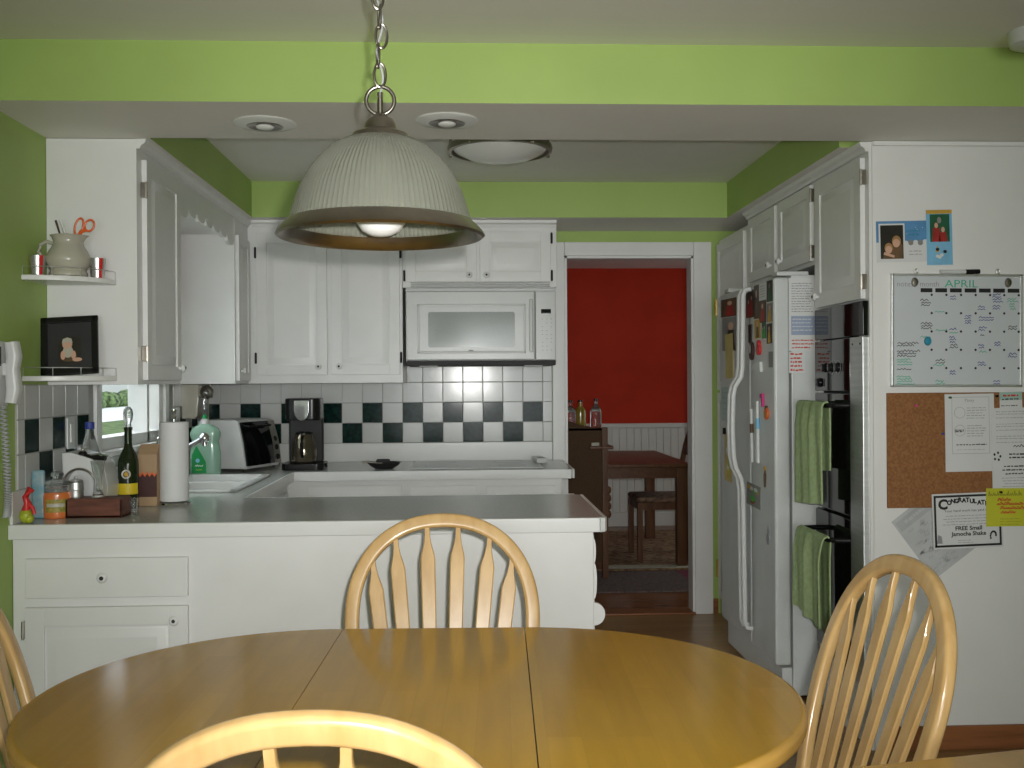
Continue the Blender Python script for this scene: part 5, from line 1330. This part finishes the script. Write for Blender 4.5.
# coffee maker
q = atZ(306, 467, ZC); kx, ky = q.x, 5.46
kx = at(305, 465, ky).x; hw = at(326, 465, ky).x-kx; KH = at(305, 398, ky).z-ZC
t = thing('coffee_maker', 'black drip coffee maker with glass carafe against the tiles', 'coffee maker', (kx, ky, ZC))
B().prism([(kx+a_, ky+c_) for a_, c_ in rrect(hw*2, .22, .04)], ZC, ZC+.035, mx=XY, bev=.004).build('base', M['blackp'], t)
B().box(kx-hw*.80, kx+hw*.80, ky+.03, ky+.10, ZC+.033, ZC+KH-.08, .012).build('column', M['blackm'], t)
B().prism([(kx+a_, ky+c_) for a_, c_ in rrect(hw*1.66, .20, .045)], ZC+KH-.115, ZC+KH, mx=XY, bev=.008).build('reservoir', M['blackp'], t)
b = B(); cz0, cz1 = ZC+KH-.125, ZC+KH-.012
n = 12; poly = [(kx-.038, cz1), (kx+.038, cz1)]+[(kx+.038*math.cos(a), cz1-.05-.055*math.sin(a)) for a in [PI*k/n for k in range(n+1)]]
b.prism(poly, ky-.108, ky-.099, bev=.002); b.build('chrome_front', M['chrome'], t)
cf = lathe_part('carafe', [(0, .0), (.054, 0), (.064, .008), (.068, .05), (.062, .105), (.050, .14), (.044, .150), (0, .150)], (kx, ky-.025, ZC+.036), M['coffee'], t)
lathe_part('carafe_lid', [(0, .150), (.046, .150), (.045, .158), (.03, .163), (0, .164)], (kx, ky-.025, ZC+.036), M['blackp'], cf)
b = B(); b.tube([(kx-.0, ky-.068, ZC+.175), (kx, ky-.10, ZC+.168), (kx, ky-.112, ZC+.14), (kx, ky-.108, ZC+.09), (kx, ky-.087, ZC+.07)], .008, 10); b.build('carafe_handle', M['blackp'], cf)
b = B(); b.lathe([(0, 0), (.01, 0), (.012, .01), (0, .012)], 12, (kx+hw-.002, ky-.02, ZC+.02), axis=(1, 0, 0)); b.build('switch', M['blackp'], t)
# cooktop
g0, g1 = at(412, 468, 5.45), at(538, 462, 5.7)
ct = thing('cooktop', 'flat white glass cooktop set in the back counter', 'cooktop', (.05, 5.60, ZC))
ca, cbx = at(413, 464, 5.6).x, at(540, 464, 5.6).x
B().box(ca, cbx, 5.36, 5.86, ZC, ZC+.006, .0025).build('glass_plate', M['appl'], ct)
b = B()
for (xx, yy, rr_) in ((ca+.16, 5.48, .09), (ca+.16, 5.74, .075), (cbx-.16, 5.48, .075), (cbx-.16, 5.74, .09)):
    b.lathe([(rr_-.002, 0), (rr_, 0), (rr_, .0006), (rr_-.002, .0006), (rr_-.002, 0)], 40, (xx, yy, ZC+.006))
b.build('burner_rings', M['inkl'], ct)
# dark spoon rest dish
q = at(384, 465, 5.42); b = B(); cx, cy = q.x, 5.42
b.lathe([(0, 0), (.045, 0), (.075, .018), (.09, .034), (.085, .034), (.07, .02), (.04, .006), (0, .006)], 32, (cx, cy, ZC+.0004)); 
t = thing('spoon_rest', 'dark grey spoon rest dish between coffee maker and cooktop', 'dish', (cx, cy, ZC)); b.build('dish', M['blackm'], t)
b = B(); b.tube([(cx-.01, cy, ZC+.03), (cx-.09, cy-.0, ZC+.038), (cx-.115, cy, ZC+.036)], .006, 8); b.build('handle_rest', M['nickel'], t)
b = B(); b.box(cx-.04, cx+.03, cy-.03, cy+.03, ZC+.034, ZC+.05, .006); b.build('sponge_holder', M['blackm'], t)
# white phone handset
q = at(539, 461, 5.70); cx = q.x
t = thing('remote_handset', 'small white handset lying at the right end of the cooktop', 'handset', (cx, 5.66, ZC+.007))
hm_ = Matrix.Translation((cx, 5.66, ZC+.0066)) @ Matrix.Rotation(.12, 4, 'Z')
B().box(-.03, .03, -.075, .075, 0, .03, .008, seg=3).build('body', M['appl'], t, place=hm_)
B().box(-.02, .02, -.072, .0, .0295, .0315, .001).build('key_pad', M['pgrey'], t, place=hm_)
# can opener under cabinet
ox = at(188, 400, 5.40)
t = thing('can_opener', 'cream under-cabinet can opener with chrome cutting wheel', 'can opener', (ox.x, 5.42, 1.20))
x0_, x1_ = at(177, 400, 5.42).x, at(203, 400, 5.42).x; zz1 = 1.3695; zz0 = at(190, 419, 5.42).z
b = B(); b.prism([(x0_+.0, zz1), (x1_-.01, zz1), (x1_-.025, zz0+.015), (x1_-.04, zz0), (x0_+.03, zz0), (x0_+.015, zz0+.02)], 5.40, 5.50, bev=.01); b.build('housing', M['cream'], t)
wc = at(206, 392, 5.38)
b = B(); b.lathe([(0, 0), (.034, 0), (.036, .006), (.028, .014), (.010, .02), (0, .02)], 28, (wc.x, 5.40, wc.z), axis=(0, -1, 0)); b.box(wc.x-.05, wc.x+.02, 5.40, 5.46, wc.z-.03, 1.3695, .008); b.build('cutter_mount', M['nickel'], t)
b = B(); b.ball((wc.x+.004, 5.374, wc.z-.006), .017, 14); b.tube([(wc.x+.0, 5.376, wc.z-.01), (wc.x-.01, 5.374, wc.z-.05), (wc.x-.006, 5.374, wc.z-.09)], .005, 8); b.build('lever', M['chrome'], t)

# ------------------------------------------------------------------ dining room beyond the doorway
# bar cabinet
t = thing('bar_cabinet', 'dark woven side wooden bar cabinet just beyond the doorway', 'cabinet', (.62, 7.15, 0))
x0_, x1_ = .10, at(603.5, 430, 7.0).x; ztop = at(600, 428, 7.0).z
xe = at(567, 418, 7.0).x
b = B(); b.prism([(x0_, .12), (x1_, .12), (x1_, ztop), (x1_-.10, ztop+.005), (xe, ztop+.05), (x0_, ztop+.06)], 7.0, 7.02); b.build('woven_panel', mat('woven_walnut', (.11, .058, .026), .65, spec=.25, col2=(.05, .024, .011), scale=7, stretch=(22, 1, 22), bump=.6, bscale=90), t)
b = B(); b.box(x0_, x1_, 7.0, 7.36, ztop-.02, ztop, .003); b.box(x0_, x1_-.02, 7.02, 7.35, .10, .13); b.box(x0_, x1_-.02, 7.34, 7.36, .12, ztop-.02); b.build('top', M['dkwoodx'], t)
for yy in (6.985, 7.33):
    B().box(x1_-.012, x1_+.028, yy, yy+.035, .0126, ztop+.005, .004).build('post', M['dkwood'], t)
B().box(x0_, x0_+.035, 7.0, 7.36, .0126, ztop-.02, .003).build('post', M['dkwood'], t)
B().box(x1_-.10, x1_+.065, 6.97, 7.30, ztop-.145, ztop-.125, .004).build('bracket_shelf', M['dkwoodx'], t)
# scroll ornament on the post
b = B()
for k in range(4): b.ball((x1_+.032, 7.0, .62-.055*k), .022, 12, sc=(.9, .6, 1.3))
b.build('carved_scroll', M['dkwood'], t)
o = B().box(x1_-.085, x1_-.03, 6.99, 7.03, ztop-.1235, ztop-.10, .003).build('small_box', M['cream']); tag(o, 'small pale box on the bar cabinet bracket shelf', 'box')
def liquor(px, label, m, hh, Y):
    q = at(px, 425, Y); cx = q.x; z0_ = ztop+.0006
    t = thing('liquor_bottle', label, 'bottle', (cx, Y, z0_), group='bottles on the bar cabinet')
    lathe_part('body', [(0, 0), (.036, 0), (.04, .006), (.04, hh*.55), (.034, hh*.66), (.014, hh*.78), (.013, hh*.92), (0, hh*.92)], (cx, Y, z0_), m, t, 24)
    lathe_part('cap', [(0, hh*.9205), (.016, hh*.9205), (.016, hh), (0, hh)], (cx, Y, z0_), M['blackp'], t, 16)
liquor(570.5, 'clear liquor bottle leftmost on the bar cabinet', M['glass'], .19, 7.12)
liquor(580.5, 'amber liquor bottle in the middle on the bar cabinet', M['amber'], .19, 7.22)
liquor(596, 'clear liquor bottle rightmost on the bar cabinet', M['glass'], .20, 7.08)
# formal table
t = thing('formal_table', 'dark wood square leg dining table in the red room', 'table', (1.15, 8.1, 0))
xr = at(692, 466, 7.40).x
B().box(xr-1.0, xr, 7.40, 8.85, .735, .765, .006).build('top', M['dkwoodx'], t)
b = B(); b.box(xr-.95, xr-.05, 7.45, 7.47, .655, .735); b.box(xr-.95, xr-.05, 8.78, 8.80, .655, .735); b.box(xr-.07, xr-.05, 7.45, 8.80, .655, .735); b.box(xr-.95, xr-.93, 7.45, 8.80, .655, .735); b.build('apron', M['dkwoodx'], t)
for lx in (xr-.95, xr-.105):
    for ly in (7.43, 8.73): B().box(lx, lx+.08, ly, ly+.08, .012, .735, .006).build('leg', M['dkwood'], t)
# upholstered chair from the right side
sx0 = at(634, 500, 7.75).x
t = thing('upholstered_chair', 'dark wood chair with floral seat tucked under the table', 'chair', (sx0+.22, 7.83, .012))
b = B(); b.box(sx0, sx0+.43, 7.61, 8.06, .455, .495, .018, seg=4); b.build('seat_cushion', M['floral'], t)
b = B(); b.box(sx0+.01, sx0+.42, 7.62, 7.645, .40, .455); b.box(sx0+.01, sx0+.42, 8.03, 8.05, .40, .455); b.box(sx0+.01, sx0+.03, 7.62, 8.05, .40, .455); b.box(sx0+.40, sx0+.42, 7.62, 8.05, .40, .455); b.build('seat_rail', M['dkwood'], t)
for lx in (sx0+.005, sx0+.385):
    for ly in (7.615, 8.02):
        b = B(); hgt = .455
        b.box(lx, lx+.04, ly, ly+.04, .012, hgt, .004); b.build('leg', M['dkwood'], t)
b = B()
for ly in (7.625, 8.03): b.sweep([(sx0+.405, ly+.01, .44), (sx0+.42, ly+.01, .65), (sx0+.46, ly+.01, .85), (sx0+.50, ly+.01, .98)], rrect(.035, .035, .006), (0, 1, 0))
for zz, xx in ((.70, .43), (.82, .455), (.95, .495)): b.box(sx0+xx-.01, sx0+xx+.01, 7.63, 8.04, zz-.03, zz+.03, .004)
b.build('backrest', M['dkwood'], t)
# rugs
b = B(); b.box(1.0, 2.2, 7.32, 9.25, .0005, .010, .003); o = b.build('rug', M['rugo'])
tag(o, 'patterned brown rug under the formal dining table', 'rug', 'rugs in the red room')
def flat_xy(b, x0, x1, y0, y1, z, mi=0): b.box(x0, x1, y0, y1, z-.0006, z, mi=mi)
b = B(); flat_xy(b, 1.02, 2.14, 7.36, 7.50, .0108); flat_xy(b, 1.98, 2.14, 7.36, 9.2, .0108)
o2 = b.build('cream_border', M['rugc'], o)
t = thing('rug', 'dark maroon runner rug nearest the doorway in the red room', 'rug', (1.0, 6.95, 0), group='rugs in the red room')
B().box(.35, 1.75, 6.55, 7.25, .0005, .012, .004).build('field', M['rug'], t)
b = B(); b.prism([(.36, 6.56), (.62, 6.56), (.50, 6.80), (.36, 6.86)], .0115, .0128, mx=XY); b.prism([(1.74, 6.70), (1.74, 7.24), (1.50, 7.24), (1.52, 6.98)], .0115, .0128, mx=XY); b.build('corner_motif', M['rugm'], t)

# ------------------------------------------------------------------ outdoors through the window
b = B()
def gz(d): return -.3+.035*max(0, d-1)
def ground(d0, d1, m, name):
    b = B(); b.grid(lambda u, v: Vector((XL-.2-(d0+(d1-d0)*u), -10+100*v, gz(d0+(d1-d0)*u))), 12, 12, thick=.05); return struct(b.build(name, m))
ground(.0, 10.7, M['lawn'], 'ground_lawn'); ground(10.7, 15.5, M['drive'], 'ground_driveway'); ground(15.5, 26, M['lawn'], 'ground_far_lawn')
hb = B(); r = random.Random(8)
for k in range(60):
    hb.ball((-17.6+r.uniform(-.2, .2), 12+k*1.15, .48+r.uniform(-.08, .1)), .62+r.uniform(-.1, .12), 12, sc=(.9, 1.15, .8))
t = thing('house', 'white house across the lawn seen through the sink window', 'house', (-24, 50, .4))
B().box(-26, -22, 20, 85, .3, 3.2).build('wall', M['drive'], t); B().prism([(-27, 3.2), (-21.5, 3.2), (-24.2, 4.6)], 19.5, 85.5).build('roof', M['pgrey'], t)
o = hb.build('hedge', M['hedge']); tag(o, 'long green hedge outdoors beyond the sink window', 'hedge')
o = B().box(-2.5, 3.5, -9, -3.42, -.2, -.05).build('ground_patio', M['drive']); struct(o)

# ------------------------------------------------------------------ light
w = bpy.data.worlds.new('sky'); bpy.context.scene.world = w; w.use_nodes = True
bg = w.node_tree.nodes['Background']; bg.inputs['Color'].default_value = (.85, .93, 1, 1); bg.inputs['Strength'].default_value = 2.2
def area(name, loc, rot, sx, sy, e, col=(1, 1, 1)):
    l = bpy.data.lights.new(name, 'AREA'); l.shape = 'RECTANGLE'; l.size = sx; l.size_y = sy; l.energy = e; l.color = col
    o = bpy.data.objects.new(name, l); o.location = loc; o.rotation_euler = rot; C.objects.link(o); return o
pd = area('patio_daylight', (.4, -3.28, 1.15), (PI/2, 0, 0), 2.8, 2.0, 16, (.97, 1.0, .99)); pd.data.spread = math.radians(62)
area('sink_window_daylight', (XL-.75, 4.64, 2.45), (0, -math.radians(52), 0), .9, .8, 42, (.93, .98, 1))
area('dining_added_fill', (3.28, 7.8, 1.5), (0, PI/2, 0), 1.1, 1.5, 3.5, (1, .95, .9))  # added fill to brighten the red room, no window known there
fl = bpy.data.lights.new('camera_flash', 'SPOT'); fl.energy = 305; fl.shadow_soft_size = .018; fl.color = (1, .985, .95)
fl.spot_size = math.radians(78); fl.spot_blend = 1
fo = bpy.data.objects.new('camera_flash', fl); fo.location = (.055, .0, 1.425); fo.rotation_euler = (math.radians(87), 0, math.radians(-1)); C.objects.link(fo)

cam = bpy.data.cameras.new('camera'); cam.sensor_width = 36; cam.lens = 36*F/1024; cam.clip_start = .05
co = bpy.data.objects.new('camera', cam); co.matrix_world = CAM_M; C.objects.link(co)
bpy.context.scene.camera = co
vs = bpy.context.scene.view_settings
vs.view_transform = 'Standard'; vs.look = 'None'; vs.gamma = 1; vs.use_curve_mapping = False; vs.exposure = -.39
